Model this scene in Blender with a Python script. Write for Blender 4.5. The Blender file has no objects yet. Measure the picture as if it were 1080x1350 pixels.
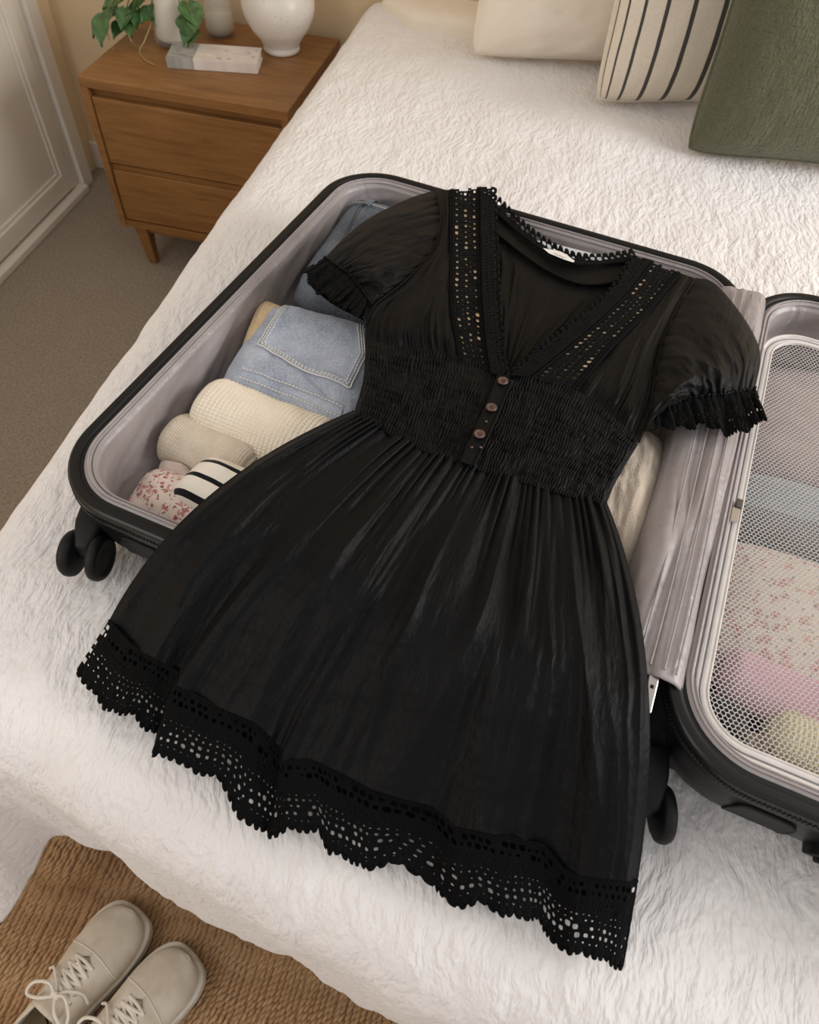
import bpy, bmesh, math, random
import numpy as np
from mathutils import Vector, Matrix, Euler

random.seed(4); np.random.seed(4)
scene = bpy.context.scene
COL = scene.collection
PI = math.pi

# ------------------------------------------------------------------ camera
CH, PITCH, YAW, ROLL, FPX = 1.2768, .9379, -.15, .0922, 933.829
_F = np.array([math.sin(YAW)*math.cos(PITCH), math.cos(YAW)*math.cos(PITCH), -math.sin(PITCH)])
_R0 = np.array([math.cos(YAW), -math.sin(YAW), 0.]); _U0 = np.cross(_R0, _F)
_R = _R0*math.cos(ROLL)+_U0*math.sin(ROLL); _U = -_R0*math.sin(ROLL)+_U0*math.cos(ROLL)
cam = bpy.data.cameras.new('camera'); camo = bpy.data.objects.new('camera', cam); COL.objects.link(camo)
camo.matrix_world = Matrix(((_R[0], _U[0], -_F[0], 0), (_R[1], _U[1], -_F[1], 0), (_R[2], _U[2], -_F[2], CH), (0, 0, 0, 1)))
cam.sensor_fit = 'HORIZONTAL'; cam.sensor_width = 36; cam.lens = FPX/1080*36; cam.clip_start = .02
cam.dof.use_dof = True; cam.dof.focus_distance = .80; cam.dof.aperture_fstop = 10
scene.camera = camo

# ------------------------------------------------------------------ light
scene.view_settings.view_transform = 'Standard'; scene.view_settings.look = 'None'
scene.view_settings.gamma = 1; scene.view_settings.use_curve_mapping = False
scene.view_settings.exposure = 0.27
world = bpy.data.worlds.new('world'); scene.world = world; world.use_nodes = True
bg = world.node_tree.nodes['Background']; bg.inputs[0].default_value = (1, .968, .94, 1); bg.inputs[1].default_value = .52

def area_light(name, loc, target, sx, sy, power, color):
    l = bpy.data.lights.new(name, 'AREA'); l.shape = 'RECTANGLE'; l.size = sx; l.size_y = sy
    l.energy = power; l.color = color
    o = bpy.data.objects.new(name, l); COL.objects.link(o); o.location = loc
    d = Vector(target)-Vector(loc); o.rotation_euler = d.to_track_quat('-Z', 'Y').to_euler()
    return o
# daylight through the window of the right-hand wall, and through the one in the left wall beside the foot of the bed
area_light('window_right_offscreen', (2.7, .75, 1.75), (0, .75, .55), 1.5, 1.3, 56, (1, .975, .95))
area_light('window_left_offscreen', (-1.42, -.50, 1.5), (.3, .6, .5), 1.1, 1.2, 12, (.94, .965, 1))

# ------------------------------------------------------------------ helpers: pixels to places
def P(px, py, z):
    """pixel of the 1080x1350 frame -> point of the ray at height z (metres)"""
    px = np.asarray(px, float); py = np.asarray(py, float); z = np.asarray(z, float)
    u = (px-540)/FPX; v = (675-py)/FPX
    d = [_F[k]+_R[k]*u+_U[k]*v for k in range(3)]
    t = (z-CH)/d[2]
    return np.stack([d[0]*t, d[1]*t, np.broadcast_to(z, t.shape)*1.0], -1)

CX, CY, CTH, CW, CL = -.4403, .3521, -.1875, .628, .718      # the suitcase: near-left rim corner, turn, width, length
ca, sa = math.cos(CTH), math.sin(CTH)
BED, RIM = .595, .70
def C2W(a, b, z):
    a = np.asarray(a, float); b = np.asarray(b, float)
    x = CX+a*ca-b*sa; y = CY+a*sa+b*ca
    return np.stack([x, y, np.broadcast_to(np.asarray(z, float), x.shape)*1.0], -1)
def W2C(x, y):
    x = x-CX; y = y-CY
    return x*ca+y*sa, -x*sa+y*ca

def _h(ix, iy, s):
    n = (ix*374761393+iy*668265263+s*974634777) & 0x7fffffff
    n = ((n ^ (n >> 13))*1274126177) & 0x7fffffff
    return ((n ^ (n >> 16)) & 0xffff)/65535.
def noise(x, y, s=0):
    x = np.asarray(x, float); y = np.asarray(y, float); x, y = np.broadcast_arrays(x, y)
    xi = np.floor(x).astype(np.int64); yi = np.floor(y).astype(np.int64); fx = x-xi; fy = y-yi
    fx = fx*fx*fx*(fx*(fx*6-15)+10); fy = fy*fy*fy*(fy*(fy*6-15)+10)
    a = _h(xi, yi, s); b = _h(xi+1, yi, s); c = _h(xi, yi+1, s); d = _h(xi+1, yi+1, s)
    return ((a+(b-a)*fx)*(1-fy)+(c+(d-c)*fx)*fy)*2-1
def fbm(x, y, s=0, o=3):
    r = 0; a = 1.; t = 0
    for k in range(o):
        r = r+a*noise(np.asarray(x)*2**k+17*k, np.asarray(y)*2**k-9*k, s+k*31); t += a; a *= .5
    return r/t
def sstep(a, b, x):
    t = np.clip((np.asarray(x, float)-a)/(b-a), 0, 1); return t*t*(3-2*t)
def ridge(x):       # rounded ridges with sharp valleys, 0..1
    return np.abs(np.sin(np.asarray(x)*PI))**.8

def crv(pts, n):
    """smooth curve through points, n samples evenly along it"""
    p = np.array(pts, float)
    if len(p) == 2: t = np.linspace(0, 1, n)[:, None]; return p[0]*(1-t)+p[1]*t
    e = np.vstack([2*p[0]-p[1], p, 2*p[-1]-p[-2]]); out = []
    for i in range(1, len(e)-2):
        t = np.linspace(0, 1, 24, endpoint=False)[:, None]; a, b, c, d = e[i-1], e[i], e[i+1], e[i+2]
        out.append(.5*((2*b)+(-a+c)*t+(2*a-5*b+4*c-d)*t*t+(-a+3*b-3*c+d)*t**3))
    o = np.vstack(out+[p[-1:]]); s = np.concatenate([[0], np.cumsum(np.linalg.norm(np.diff(o, axis=0), axis=1))])
    q = np.linspace(0, s[-1], n)
    return np.stack([np.interp(q, s, o[:, k]) for k in range(o.shape[1])], -1)
def coons(top, bot, left, right, nu, nv):
    T, B, L, R = crv(top, nu), crv(bot, nu), crv(left, nv), crv(right, nv)
    u = np.linspace(0, 1, nu)[None, :, None]; v = np.linspace(0, 1, nv)[:, None, None]
    return ((1-v)*T[None]+v*B[None]+(1-u)*L[:, None]+u*R[:, None]
            - ((1-u)*(1-v)*T[0]+u*(1-v)*T[-1]+(1-u)*v*B[0]+u*v*B[-1]))

# ------------------------------------------------------------------ helpers: objects
def thing(name, label, cat, loc=(0, 0, 0), rotz=0, group=None):
    o = bpy.data.objects.new(name, None); COL.objects.link(o)
    o.location = [float(c) for c in loc]; o.rotation_euler = (0, 0, rotz); o.empty_display_size = .05
    o['label'] = label; o['category'] = cat
    if group: o['group'] = group
    return o
def inv_of(parent):
    m = Matrix.Identity(4); p = parent
    while p is not None:
        m = Matrix.LocRotScale(p.location, p.rotation_euler, p.scale) @ m; p = p.parent
    return np.array(m.inverted())
def mesh_obj(name, V, faces, mat, parent=None, uv=None, smooth=True, local=False):
    """V (n,3) in world space (or the parent's space when local), faces (m,k) array or list of tuples"""
    V = np.asarray(V, float).reshape(-1, 3)
    if parent is not None and not local:
        M = inv_of(parent); V = V @ M[:3, :3].T+M[:3, 3]
    me = bpy.data.meshes.new(name)
    if isinstance(faces, np.ndarray):
        m, k = faces.shape
        me.vertices.add(len(V)); me.vertices.foreach_set('co', V.ravel().astype(np.float32))
        me.loops.add(m*k); me.loops.foreach_set('vertex_index', faces.ravel().astype(np.int32))
        me.polygons.add(m); me.polygons.foreach_set('loop_start', np.arange(0, m*k, k, dtype=np.int32))
        me.update(calc_edges=True); me.validate()
    else:
        me.from_pydata([tuple(v) for v in V], [], faces); me.update()
    if uv is not None:
        l = me.uv_layers.new(name='UVMap'); idx = np.zeros(len(me.loops), np.int32); me.loops.foreach_get('vertex_index', idx)
        l.data.foreach_set('uv', np.asarray(uv, float).reshape(-1, 2)[idx].ravel().astype(np.float32))
    me.polygons.foreach_set('use_smooth', np.full(len(me.polygons), smooth))
    if mat: me.materials.append(mat)
    o = bpy.data.objects.new(name, me); COL.objects.link(o)
    if parent is not None: o.parent = parent
    return o
def quads(ny, nx, cu=False, cv=False):
    i = np.arange(ny if cv else ny-1)[:, None]; j = np.arange(nx if cu else nx-1)[None, :]
    i2 = (i+1) % ny; j2 = (j+1) % nx
    return np.stack([i*nx+j, i*nx+j2, i2*nx+j2, i2*nx+j], -1).reshape(-1, 4)
def grid(name, G, mat, parent=None, cu=False, cv=False, flip=False, uv=None, local=False, smooth=True, thick=0):
    ny, nx = G.shape[:2]; f = quads(ny, nx, cu, cv)
    if flip: f = f[:, ::-1].copy()
    if uv is None:
        uu, vv = np.meshgrid(np.linspace(0, 1, nx), np.linspace(0, 1, ny)); uv = np.stack([uu, vv], -1)
    o = mesh_obj(name, G, f, mat, parent, uv, smooth, local)
    if thick: s = o.modifiers.new('thickness', 'SOLIDIFY'); s.thickness = thick; s.offset = 0
    return o
def tag(o, label, cat, group=None):
    o['label'] = label; o['category'] = cat
    if group: o['group'] = group
    return o
def struct(o): o['kind'] = 'structure'; return o
def bevel(o, w, seg=2):
    m = o.modifiers.new('bevel', 'BEVEL'); m.width = w; m.segments = seg; m.limit_method = 'ANGLE'; return o
def box(name, x0, x1, y0, y1, z0, z1, mat, parent=None, bev=0, local=False, smooth=False):
    V = [(x, y, z) for z in (z0, z1) for y in (y0, y1) for x in (x0, x1)]
    F = [(0, 2, 3, 1), (4, 5, 7, 6), (0, 1, 5, 4), (2, 6, 7, 3), (0, 4, 6, 2), (1, 3, 7, 5)]
    o = mesh_obj(name, V, F, mat, parent, smooth=smooth, local=local)
    if bev: bevel(o, bev)
    return o
def tube_vf(pts, r, n=8, closed=False):
    p = np.array(pts, float); m = len(p); rr = np.broadcast_to(np.asarray(r, float), (m,))
    if closed: T = np.roll(p, -1, 0)-np.roll(p, 1, 0)
    else: T = np.gradient(p, axis=0)
    T /= np.linalg.norm(T, axis=1)[:, None]+1e-12
    ref = np.array([0, 0, 1.]) if abs(T[:, 2]).mean() < .8 else np.array([1., 0, 0])
    A = np.cross(T, ref); A /= np.linalg.norm(A, axis=1)[:, None]+1e-12; B = np.cross(A, T)
    t = np.linspace(0, 2*PI, n, endpoint=False)
    G = p[:, None]+rr[:, None, None]*(A[:, None]*np.cos(t)[None, :, None]+B[:, None]*np.sin(t)[None, :, None])
    return G.reshape(-1, 3), quads(m, n, True, closed)
def tube(name, pts, r, mat, parent=None, n=8, closed=False, local=False):
    V, f = tube_vf(pts, r, n, closed)
    o = mesh_obj(name, V, f, mat, parent, local=local)
    if not closed:
        pass
    return o
def lathe(name, prof, c, mat, parent=None, n=48, local=False):
    prof = np.array(prof, float); t = np.linspace(0, 2*PI, n, endpoint=False)
    G = np.stack([c[0]+prof[:, 0, None]*np.cos(t), c[1]+prof[:, 0, None]*np.sin(t), c[2]+np.repeat(prof[:, 1, None], n, 1)], -1)
    return grid(name, G, mat, parent, cu=True, local=local)
def merge(parts):
    V = []; F = []; k = 0
    for v, f in parts: V.append(v); F.append(np.asarray(f)+k); k += len(v)
    return np.vstack(V), np.vstack(F)
def box_vf(c, ax, ay, az):
    c, ax, ay, az = [np.asarray(q, float) for q in (c, ax, ay, az)]
    V = [c+i*ax+j*ay+k*az for k in (-1, 1) for j in (-1, 1) for i in (-1, 1)]
    return np.array(V), np.array([(0, 2, 3, 1), (4, 5, 7, 6), (0, 1, 5, 4), (2, 6, 7, 3), (0, 4, 6, 2), (1, 3, 7, 5)])

# ------------------------------------------------------------------ materials
def srgb(r, g, b):
    f = lambda c: (c/255/12.92) if c/255 <= .04045 else ((c/255+.055)/1.055)**2.4
    return (f(r), f(g), f(b), 1)
class NT:
    def __init__(s, m): s.m = m; s.t = m.node_tree; s.b = s.t.nodes['Principled BSDF']
    def n(s, typ, **kw):
        o = s.t.nodes.new(typ)
        for k, v in kw.items():
            if k.startswith('i_'):
                key = k[2:]; key = int(key) if key.isdigit() else key.replace('_', ' ')
                o.inputs[key].default_value = v
            else: setattr(o, k, v)
        return o
    def l(s, a, b): s.t.links.new(a, b)
    def coord(s, kind='Object', scale=(1, 1, 1), rot=(0, 0, 0)):
        tc = s.n('ShaderNodeTexCoord'); mp = s.n('ShaderNodeMapping'); mp.inputs['Scale'].default_value = scale; mp.inputs['Rotation'].default_value = rot
        s.l(tc.outputs[kind], mp.inputs[0]); return mp.outputs[0]
    def noise(s, vec, scale, detail=3, rough=.5, dist=0):
        t = s.n('ShaderNodeTexNoise'); t.inputs['Scale'].default_value = scale; t.inputs['Detail'].default_value = detail
        t.inputs['Roughness'].default_value = rough; t.inputs['Distortion'].default_value = dist; s.l(vec, t.inputs['Vector']); return t.outputs['Fac']
    def ramp(s, fac, stops):
        r = s.n('ShaderNodeValToRGB'); e = r.color_ramp.elements
        while len(e) < len(stops): e.new(.5)
        for q, (p, c) in zip(e, stops): q.position = p; q.color = c
        s.l(fac, r.inputs[0]); return r.outputs[0]
    def math(s, op, a, b=None):
        m = s.n('ShaderNodeMath', operation=op)
        for k, v in enumerate((a, b)):
            if v is None: continue
            if isinstance(v, (int, float)): m.inputs[k].default_value = v
            else: s.l(v, m.inputs[k])
        return m.outputs[0]
    def mix(s, fac, a, b):
        m = s.n('ShaderNodeMix', data_type='RGBA')
        for key, v in ((0, fac), (6, a), (7, b)):
            if isinstance(v, (int, float, tuple)): m.inputs[key].default_value = v
            else: s.l(v, m.inputs[key])
        return m.outputs[2]
    def bump(s, h, strength=.5, dist=.002, prev=None):
        b = s.n('ShaderNodeBump'); b.inputs['Strength'].default_value = strength; b.inputs['Distance'].default_value = dist
        s.l(h, b.inputs['Height'])
        if prev is not None: s.l(prev, b.inputs['Normal'])
        s.l(b.outputs[0], s.b.inputs['Normal']); return b.outputs[0]
    def color(s, c): s.l(c, s.b.inputs['Base Color'])
def mat(name, col, rough=.6, spec=.5, metal=0, sheen=0, sub=0):
    m = bpy.data.materials.new(name); m.use_nodes = True; b = m.node_tree.nodes['Principled BSDF']
    b.inputs['Base Color'].default_value = col; b.inputs['Roughness'].default_value = rough
    b.inputs['Specular IOR Level'].default_value = spec; b.inputs['Metallic'].default_value = metal
    b.inputs['Sheen Weight'].default_value = sheen
    m.diffuse_color = col
    return m
def cloth(name, c1, c2, nscale=30, weave=900, bstr=.25, bdist=.0006, rough=.9, sheen=.2, stretch=(1, 1, 1), spec=.25):
    m = mat(name, c1, rough, spec, sheen=sheen); t = NT(m); v = t.coord('Object', stretch)
    t.color(t.ramp(t.noise(v, nscale, 4, .6), [(.3, c1), (.7, c2)]))
    t.bump(t.noise(v, weave, 2, .6), bstr, bdist); return m

M = {}
# painted walls, carpet, door
m = mat('wall_paint', srgb(196, 176, 150), .9, .2); t = NT(m); v = t.coord(); t.color(t.ramp(t.noise(v, 3, 3), [(.3, srgb(222, 197, 158)), (.7, srgb(229, 205, 168))])); t.bump(t.noise(v, 260, 3), .12, .001); M['wall'] = m
m = mat('white_paint', srgb(226, 217, 204), .45, .4); t = NT(m); v = t.coord(); t.color(t.ramp(t.noise(v, 4, 3), [(.3, srgb(222, 213, 200)), (.7, srgb(230, 222, 210))])); M['white_paint'] = m
m = mat('carpet', srgb(172, 150, 126), .98, .1, sheen=.3); t = NT(m); v = t.coord()
n1 = t.noise(v, 150, 4, .75); n2 = t.noise(v, 14, 4, .6)
t.color(t.mix(t.math('MULTIPLY', n2, .55), t.ramp(n1, [(.3, srgb(128, 108, 86)), (.7, srgb(214, 194, 168))]), srgb(160, 137, 112)))
b1 = t.bump(n1, 1., .012); t.bump(n2, .3, .01, b1); M['carpet'] = m
m = mat('jute', srgb(150, 112, 70), .95, .15); t = NT(m); v = t.coord('Object', (1, .25, 1))
t.color(t.ramp(t.noise(v, 90, 4, .65), [(.2, srgb(132, 100, 68)), (.5, srgb(176, 142, 106)), (.8, srgb(208, 178, 142))]))
t.bump(t.noise(t.coord('Object', (1, .4, 1)), 900, 2, .6), .5, .001); M['jute'] = m
m = mat('jute_backing', srgb(176, 142, 106), 1, .1); t = NT(m); t.bump(t.noise(t.coord(), 500, 2), .5, .002); M['jute_back'] = m
# wood
def wood(name, rot=(0, 0, 0)):
    m = mat(name, srgb(170, 120, 70), .42, .4); t = NT(m); v = t.coord('Object', (1.2, 9, 14), rot)
    g = t.noise(v, 5, 6, .62, .8); g2 = t.noise(t.coord('Object', (3, 40, 60), rot), 9, 3, .6)
    c = t.ramp(g, [(.25, srgb(112, 74, 38)), (.5, srgb(142, 99, 54)), (.75, srgb(160, 116, 68))])
    t.color(t.mix(t.math('MULTIPLY', g2, .35), c, srgb(110, 72, 38))); t.bump(g2, .08, .001); return m
M['wood'] = wood('oak_veneer'); M['wood_v'] = wood('oak_veneer_upright', (0, PI/2, 0))
# bedding
def crinkle(name, c1, c2, k=1.):
    m = mat(name, c1, .88, .25, sheen=.25); t = NT(m)
    w = t.n('ShaderNodeTexNoise'); w.inputs['Scale'].default_value = 9; tc = t.coord()
    t.l(tc, w.inputs['Vector'])
    add = t.n('ShaderNodeVectorMath', operation='MULTIPLY_ADD'); t.l(w.outputs['Color'], add.inputs[0]); add.inputs[1].default_value = (.055, .03, .03); t.l(tc, add.inputs[2])
    def st(sc):
        mp = t.n('ShaderNodeMapping'); mp.inputs['Scale'].default_value = sc; t.l(add.outputs[0], mp.inputs[0]); return mp.outputs[0]
    a = t.noise(st((132, 50, 60)), 1, 2, .5); b = t.noise(st((250, 120, 160)), 1, 2, .5); e_ = t.noise(st((58, 30, 30)), 1, 2, .5); d = t.noise(tc, 7, 3)
    sm = t.ramp(a, [(.30, (0, 0, 0, 1)), (.70, (1, 1, 1, 1))]); t.t.nodes[-1].color_ramp.interpolation = 'EASE'
    hgt_ = t.math('ADD', t.math('MULTIPLY', sm, .55), t.math('ADD', t.math('MULTIPLY', b, .45), t.math('MULTIPLY', e_, .5)))
    t.color(t.ramp(d, [(.3, c1), (.7, c2)]))
    t.bump(hgt_, .50*k, .0062); return m
M['coverlet'] = crinkle('crinkled_white_cotton', srgb(238, 234, 233), srgb(244, 241, 240))
M['mattress'] = cloth('mattress_ticking', srgb(225, 218, 208), srgb(230, 224, 216))
M['linen_white'] = cloth('smooth_white_linen', srgb(240, 228, 211), srgb(245, 235, 220), 12, 700, .2, .0006)
m = cloth('green_gauze', srgb(92, 100, 70), srgb(112, 119, 86), 40, 700, .2); t = NT(m); v = t.coord('Object', (60, 60, 300)); v2 = t.coord('Object', (300, 300, 50))
n1 = t.noise(v, .8, 2, .6, .4); n2 = t.noise(v2, .8, 2, .6, .4); mx = t.math('MULTIPLY', n1, n2)
t.color(t.ramp(t.noise(t.coord(), 260, 3, .6), [(.3, srgb(86, 87, 65)), (.7, srgb(102, 101, 79))])); t.bump(mx, 1.0, .010); M['green'] = m
m = mat('ticking_stripe', srgb(228, 216, 198), .9, .2, sheen=.15); t = NT(m); uvn = t.n('ShaderNodeUVMap'); sp = t.n('ShaderNodeSeparateXYZ'); t.l(uvn.outputs[0], sp.inputs[0])
fr = t.math('FRACT', t.math('MULTIPLY', sp.outputs[0], 12.0)); dd = t.math('ABSOLUTE', t.math('SUBTRACT', fr, .5)); edge = t.math('LESS_THAN', dd, .085)
t.color(t.mix(edge, t.ramp(t.noise(t.coord(), 300, 2), [(.3, srgb(222, 209, 190)), (.7, srgb(233, 222, 205))]), srgb(76, 72, 68))); t.bump(t.noise(t.coord(), 900, 2), .3, .0008); M['stripe_pillow'] = m
# dress
def blackcloth(name, alpha=1., bscale=(260, 70, 200), bd=.0022, base=(.0030, .0030, .0035, 1)):
    m = mat(name, base, .52, .13, sheen=.024); t = NT(m); t.b.inputs['Sheen Roughness'].default_value = .4
    a = t.noise(t.coord('Object', bscale), 1, 3, .6, .5); w = t.noise(t.coord(), 1600, 2)
    b0 = t.bump(a, .5, bd); t.bump(w, .2, .0004, b0)
    if alpha < 1:
        t.b.inputs['Alpha'].default_value = alpha
    return m
M['black'] = blackcloth('black_cotton_voile'); M['black_sheer'] = blackcloth('black_sheer_voile', .955)
M['black_back'] = blackcloth('black_voile_inside', 1, (320, 60, 200), .0018)
m = mat('black_crochet', (.0035, .0035, .0038, 1), .8, .08, sheen=.015); t = NT(m); t.bump(t.noise(t.coord(), 700, 3, .7), .7, .0015); M['lace'] = m
M['nude'] = cloth('added_beige_backing', srgb(214, 186, 150), srgb(222, 196, 160))
m = mat('brown_shell_button', srgb(112, 84, 70), .3, .6); t = NT(m); t.color(t.ramp(t.noise(t.coord(), 260, 3), [(.3, srgb(66, 46, 38)), (.7, srgb(110, 84, 74))])); M['button'] = m
M['button_hole_shade'] = mat('black_hole_shade', (.0035, .0035, .0038, 1), .8); M['label'] = mat('white_satin_label', srgb(236, 233, 228), .5)
# suitcase
m = mat('black_shell', (.006, .006, .0063, 1), .36, .4); t = NT(m); t.bump(t.noise(t.coord(), 900, 2), .06, .0008); M['shell'] = m
M['rubber'] = mat('black_rubber', (.006, .006, .006, 1), .55, .3); M['black_plastic'] = mat('black_plastic', (.005, .005, .0054, 1), .5, .28)
M['zip'] = mat('black_zip_tape', (.012, .012, .013, 1), .7, .3); M['teeth'] = mat('black_zip_teeth', (.02, .02, .021, 1), .35, .5)
M['gunmetal'] = mat('dull_grey_metal', (.16, .155, .15, 1), .35, .5, metal=1)
M['metal'] = mat('brushed_metal', (.55, .53, .50, 1), .32, .5, metal=1)
m = mat('mauve_satin_lining', srgb(152, 144, 145), .40, .5, sheen=.15); t = NT(m); v = t.coord('Object', (1, 1, .5))
t.color(t.ramp(t.noise(v, 9, 3), [(.3, srgb(146, 138, 138)), (.7, srgb(164, 156, 156))])); t.bump(t.noise(v, 30, 2, .5, 1.0), .42, .009); M['satin'] = m
M['piping'] = cloth('pale_grey_piping', srgb(212, 206, 202), srgb(224, 219, 215), 60, 800, rough=.6)
M['net'] = mat('pale_grey_net', srgb(205, 200, 198), .7, .3)
# clothes
def denim(name, c1, c2, c3, fleck=.5, fl=(214, 218, 226)):
    m = mat(name, c1, .92, .15, sheen=.1); t = NT(m); v = t.coord()
    n1 = t.noise(v, 15, 4, .6); n2 = t.noise(t.coord('Object', (1, 1, 1), (0, 0, .6)), 420, 3, .75); n3 = t.noise(t.coord('Object', (5, 1, 1), (0, 0, .5)), 240, 2)
    c = t.ramp(n1, [(.25, c1), (.5, c2), (.8, c3)]); c = t.mix(t.math('MULTIPLY', t.ramp(n2, [(.40, (0, 0, 0, 1)), (.66, (1, 1, 1, 1))]), fleck), c, srgb(*fl))
    t.color(c); b0 = t.bump(n3, .5, .0018); t.bump(n2, .4, .0012, b0); return m
M['denim_light'] = denim('faded_blue_denim', srgb(124, 134, 152), srgb(162, 171, 188), srgb(196, 202, 214))
M['denim_dark'] = denim('grey_blue_denim', srgb(58, 65, 76), srgb(86, 94, 106), srgb(120, 127, 136), .35, (168, 172, 178))
M['thread'] = mat('pale_grey_stitching', srgb(216, 216, 214), .9)
M['knit'] = cloth('cream_knit', srgb(240, 226, 205), srgb(246, 235, 217), 40, 800, .4, .001)
M['knit_grey'] = cloth('oatmeal_knit', srgb(206, 192, 172), srgb(222, 209, 190), 40, 800, .4, .001)
M['knit_tan'] = cloth('tan_knit', srgb(205, 178, 138), srgb(218, 194, 156), 40, 800, .4, .001)
def uvstripe(name, base, dark, n, frac, off=.0, axis=1):
    m = mat(name, base, .9, .2, sheen=.15); t = NT(m); uvn = t.n('ShaderNodeUVMap'); sp = t.n('ShaderNodeSeparateXYZ'); t.l(uvn.outputs[0], sp.inputs[0])
    s = t.math('ADD', t.math('MULTIPLY', sp.outputs[axis], n), off); dd = t.math('ABSOLUTE', t.math('SUBTRACT', t.math('FRACT', s), .5))
    t.color(t.mix(t.math('LESS_THAN', dd, frac/2), base, dark)); t.bump(t.noise(t.coord(), 500, 2), .2, .0006); return m
M['tee'] = uvstripe('white_jersey_navy_stripes', srgb(240, 233, 220), srgb(14, 15, 24), 3.6, .24, .42)
def floral(name, base, k=1., s=60, mute=0.):
    m = mat(name, base, .9, .15, sheen=.1); t = NT(m); tc = t.coord()
    w = t.n('ShaderNodeTexNoise'); w.inputs['Scale'].default_value = 130; t.l(tc, w.inputs['Vector'])
    add = t.n('ShaderNodeVectorMath', operation='MULTIPLY_ADD'); t.l(w.outputs['Color'], add.inputs[0]); add.inputs[1].default_value = (.012,)*3; t.l(tc, add.inputs[2])
    def spots(scale, thr, off):
        vo = t.n('ShaderNodeTexVoronoi'); vo.inputs['Scale'].default_value = scale; mp = t.n('ShaderNodeMapping'); mp.inputs['Location'].default_value = off
        t.l(add.outputs[0], mp.inputs[0]); t.l(mp.outputs[0], vo.inputs['Vector'])
        r = t.math('MULTIPLY', t.math('LESS_THAN', vo.outputs['Distance'], thr), 1.0); return r, vo.outputs['Color']
    a, colr = spots(s, .40*k, (0, 0, 0)); b, _ = spots(s*1.25, .24*k, (.3, .7, .1)); g, _ = spots(s*1.5, .25*k, (.9, .2, .6)); q, _ = spots(s, .13, (0, 0, 0))
    c = t.mix(g, base, srgb(128, 124, 96)); c = t.mix(b, c, srgb(160, 100, 98)); c = t.mix(a, c, t.ramp(colr, [(.2, srgb(186, 116, 120)), (.6, srgb(216, 160, 158)), (1, srgb(160, 98, 100))])); c = t.mix(q, c, srgb(138, 72, 80))
    t.color(t.mix(mute, c, base)); t.bump(t.noise(tc, 700, 2), .2, .0006); return m
M['floral'] = floral('pink_floral_cotton', srgb(234, 216, 206), .92, 112)
M['floral_big'] = floral('cream_floral_cotton', srgb(222, 212, 200), .86, 74, .42)
M['floral_plain'] = cloth('dusty_pink_facing', srgb(196, 176, 168), srgb(206, 188, 180))
m = cloth('cream_plush', srgb(196, 180, 162), srgb(214, 200, 184), 30, 500, .6, .003); M['plush'] = m
M['mauve_knit'] = cloth('mauve_grey_jersey', srgb(168, 152, 148), srgb(184, 170, 165), 20, 500)
M['blue_knit'] = cloth('blue_grey_knit', srgb(150, 158, 162), srgb(172, 178, 180), 20, 500)
M['grey_band'] = cloth('grey_hem_band', srgb(128, 128, 130), srgb(142, 142, 143))
M['pink'] = cloth('pink_jersey', srgb(204, 162, 174), srgb(218, 180, 190), 14, 500)
M['charcoal'] = cloth('charcoal_jersey', srgb(20, 21, 24), srgb(34, 35, 38), 20, 500)
M['taupe'] = cloth('taupe_jersey', srgb(150, 136, 124), srgb(168, 154, 140), 20, 500)
M['yellow_knit'] = cloth('pale_yellow_rib', srgb(216, 208, 172), srgb(228, 221, 190), 30, 600)
M['pale_blue'] = cloth('pale_blue_cotton', srgb(196, 204, 210), srgb(208, 214, 218))
M['beige_wool'] = cloth('beige_wool', srgb(190, 166, 134), srgb(206, 184, 152))
# nightstand things
m = mat('speckled_white_glaze', srgb(226, 220, 212), .35, .5); t = NT(m); t.color(t.mix(t.ramp(t.noise(t.coord(), 170, 3), [(.66, (0, 0, 0, 1)), (.74, (1, 1, 1, 1))]), t.ramp(t.noise(t.coord(), 9, 3), [(.3, srgb(218, 211, 203)), (.7, srgb(232, 227, 220))]), srgb(168, 150, 132))); t.bump(t.noise(t.coord(), 40, 3), .15, .003); M['glaze'] = m
def glass(name, col, rough=.04):
    m = mat(name, col, rough, .6); b = m.node_tree.nodes['Principled BSDF']; b.inputs['Alpha'].default_value = .16; return m
M['glass'] = glass('clear_glass', (.97, .98, .97, 1)); M['water'] = mat('milky_water', srgb(206, 200, 180), .25, .5)
NT(M['water']).b.inputs['Subsurface Weight'].default_value = .3
m = mat('pothos_leaf', srgb(74, 110, 60), .4, .5); t = NT(m); t.color(t.ramp(t.noise(t.coord(), 60, 3), [(.3, srgb(50, 84, 42)), (.7, srgb(96, 132, 78))])); M['leaf'] = m
M['stem'] = mat('pothos_stem', srgb(98, 112, 62), .5); M['root'] = mat('dry_vine', srgb(170, 150, 96), .6)
M['paper'] = mat('book_pages', srgb(222, 214, 202), .9)
m = mat('book_cover_print', srgb(206, 198, 190), .5, .4); t = NT(m); uvn = t.n('ShaderNodeUVMap'); sp = t.n('ShaderNodeSeparateXYZ'); t.l(uvn.outputs[0], sp.inputs[0])
left = t.math('LESS_THAN', sp.outputs[0], .30); vo = t.n('ShaderNodeTexVoronoi'); vo.inputs['Scale'].default_value = 5; t.l(uvn.outputs[0], vo.inputs['Vector'])
sel = t.math('MULTIPLY', t.math('LESS_THAN', vo.outputs['Distance'], .16), t.math('GREATER_THAN', sp.outputs[0], .4))
c = t.mix(left, t.ramp(t.noise(uvn.outputs[0], 5, 3), [(.3, srgb(206, 192, 184)), (.7, srgb(226, 216, 206))]), t.ramp(t.noise(uvn.outputs[0], 7, 3), [(.35, srgb(132, 132, 124)), (.6, srgb(172, 170, 164))])); t.color(t.mix(t.math('MULTIPLY', sel, .75), c, srgb(96, 92, 86))); M['book_cover'] = m
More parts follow.
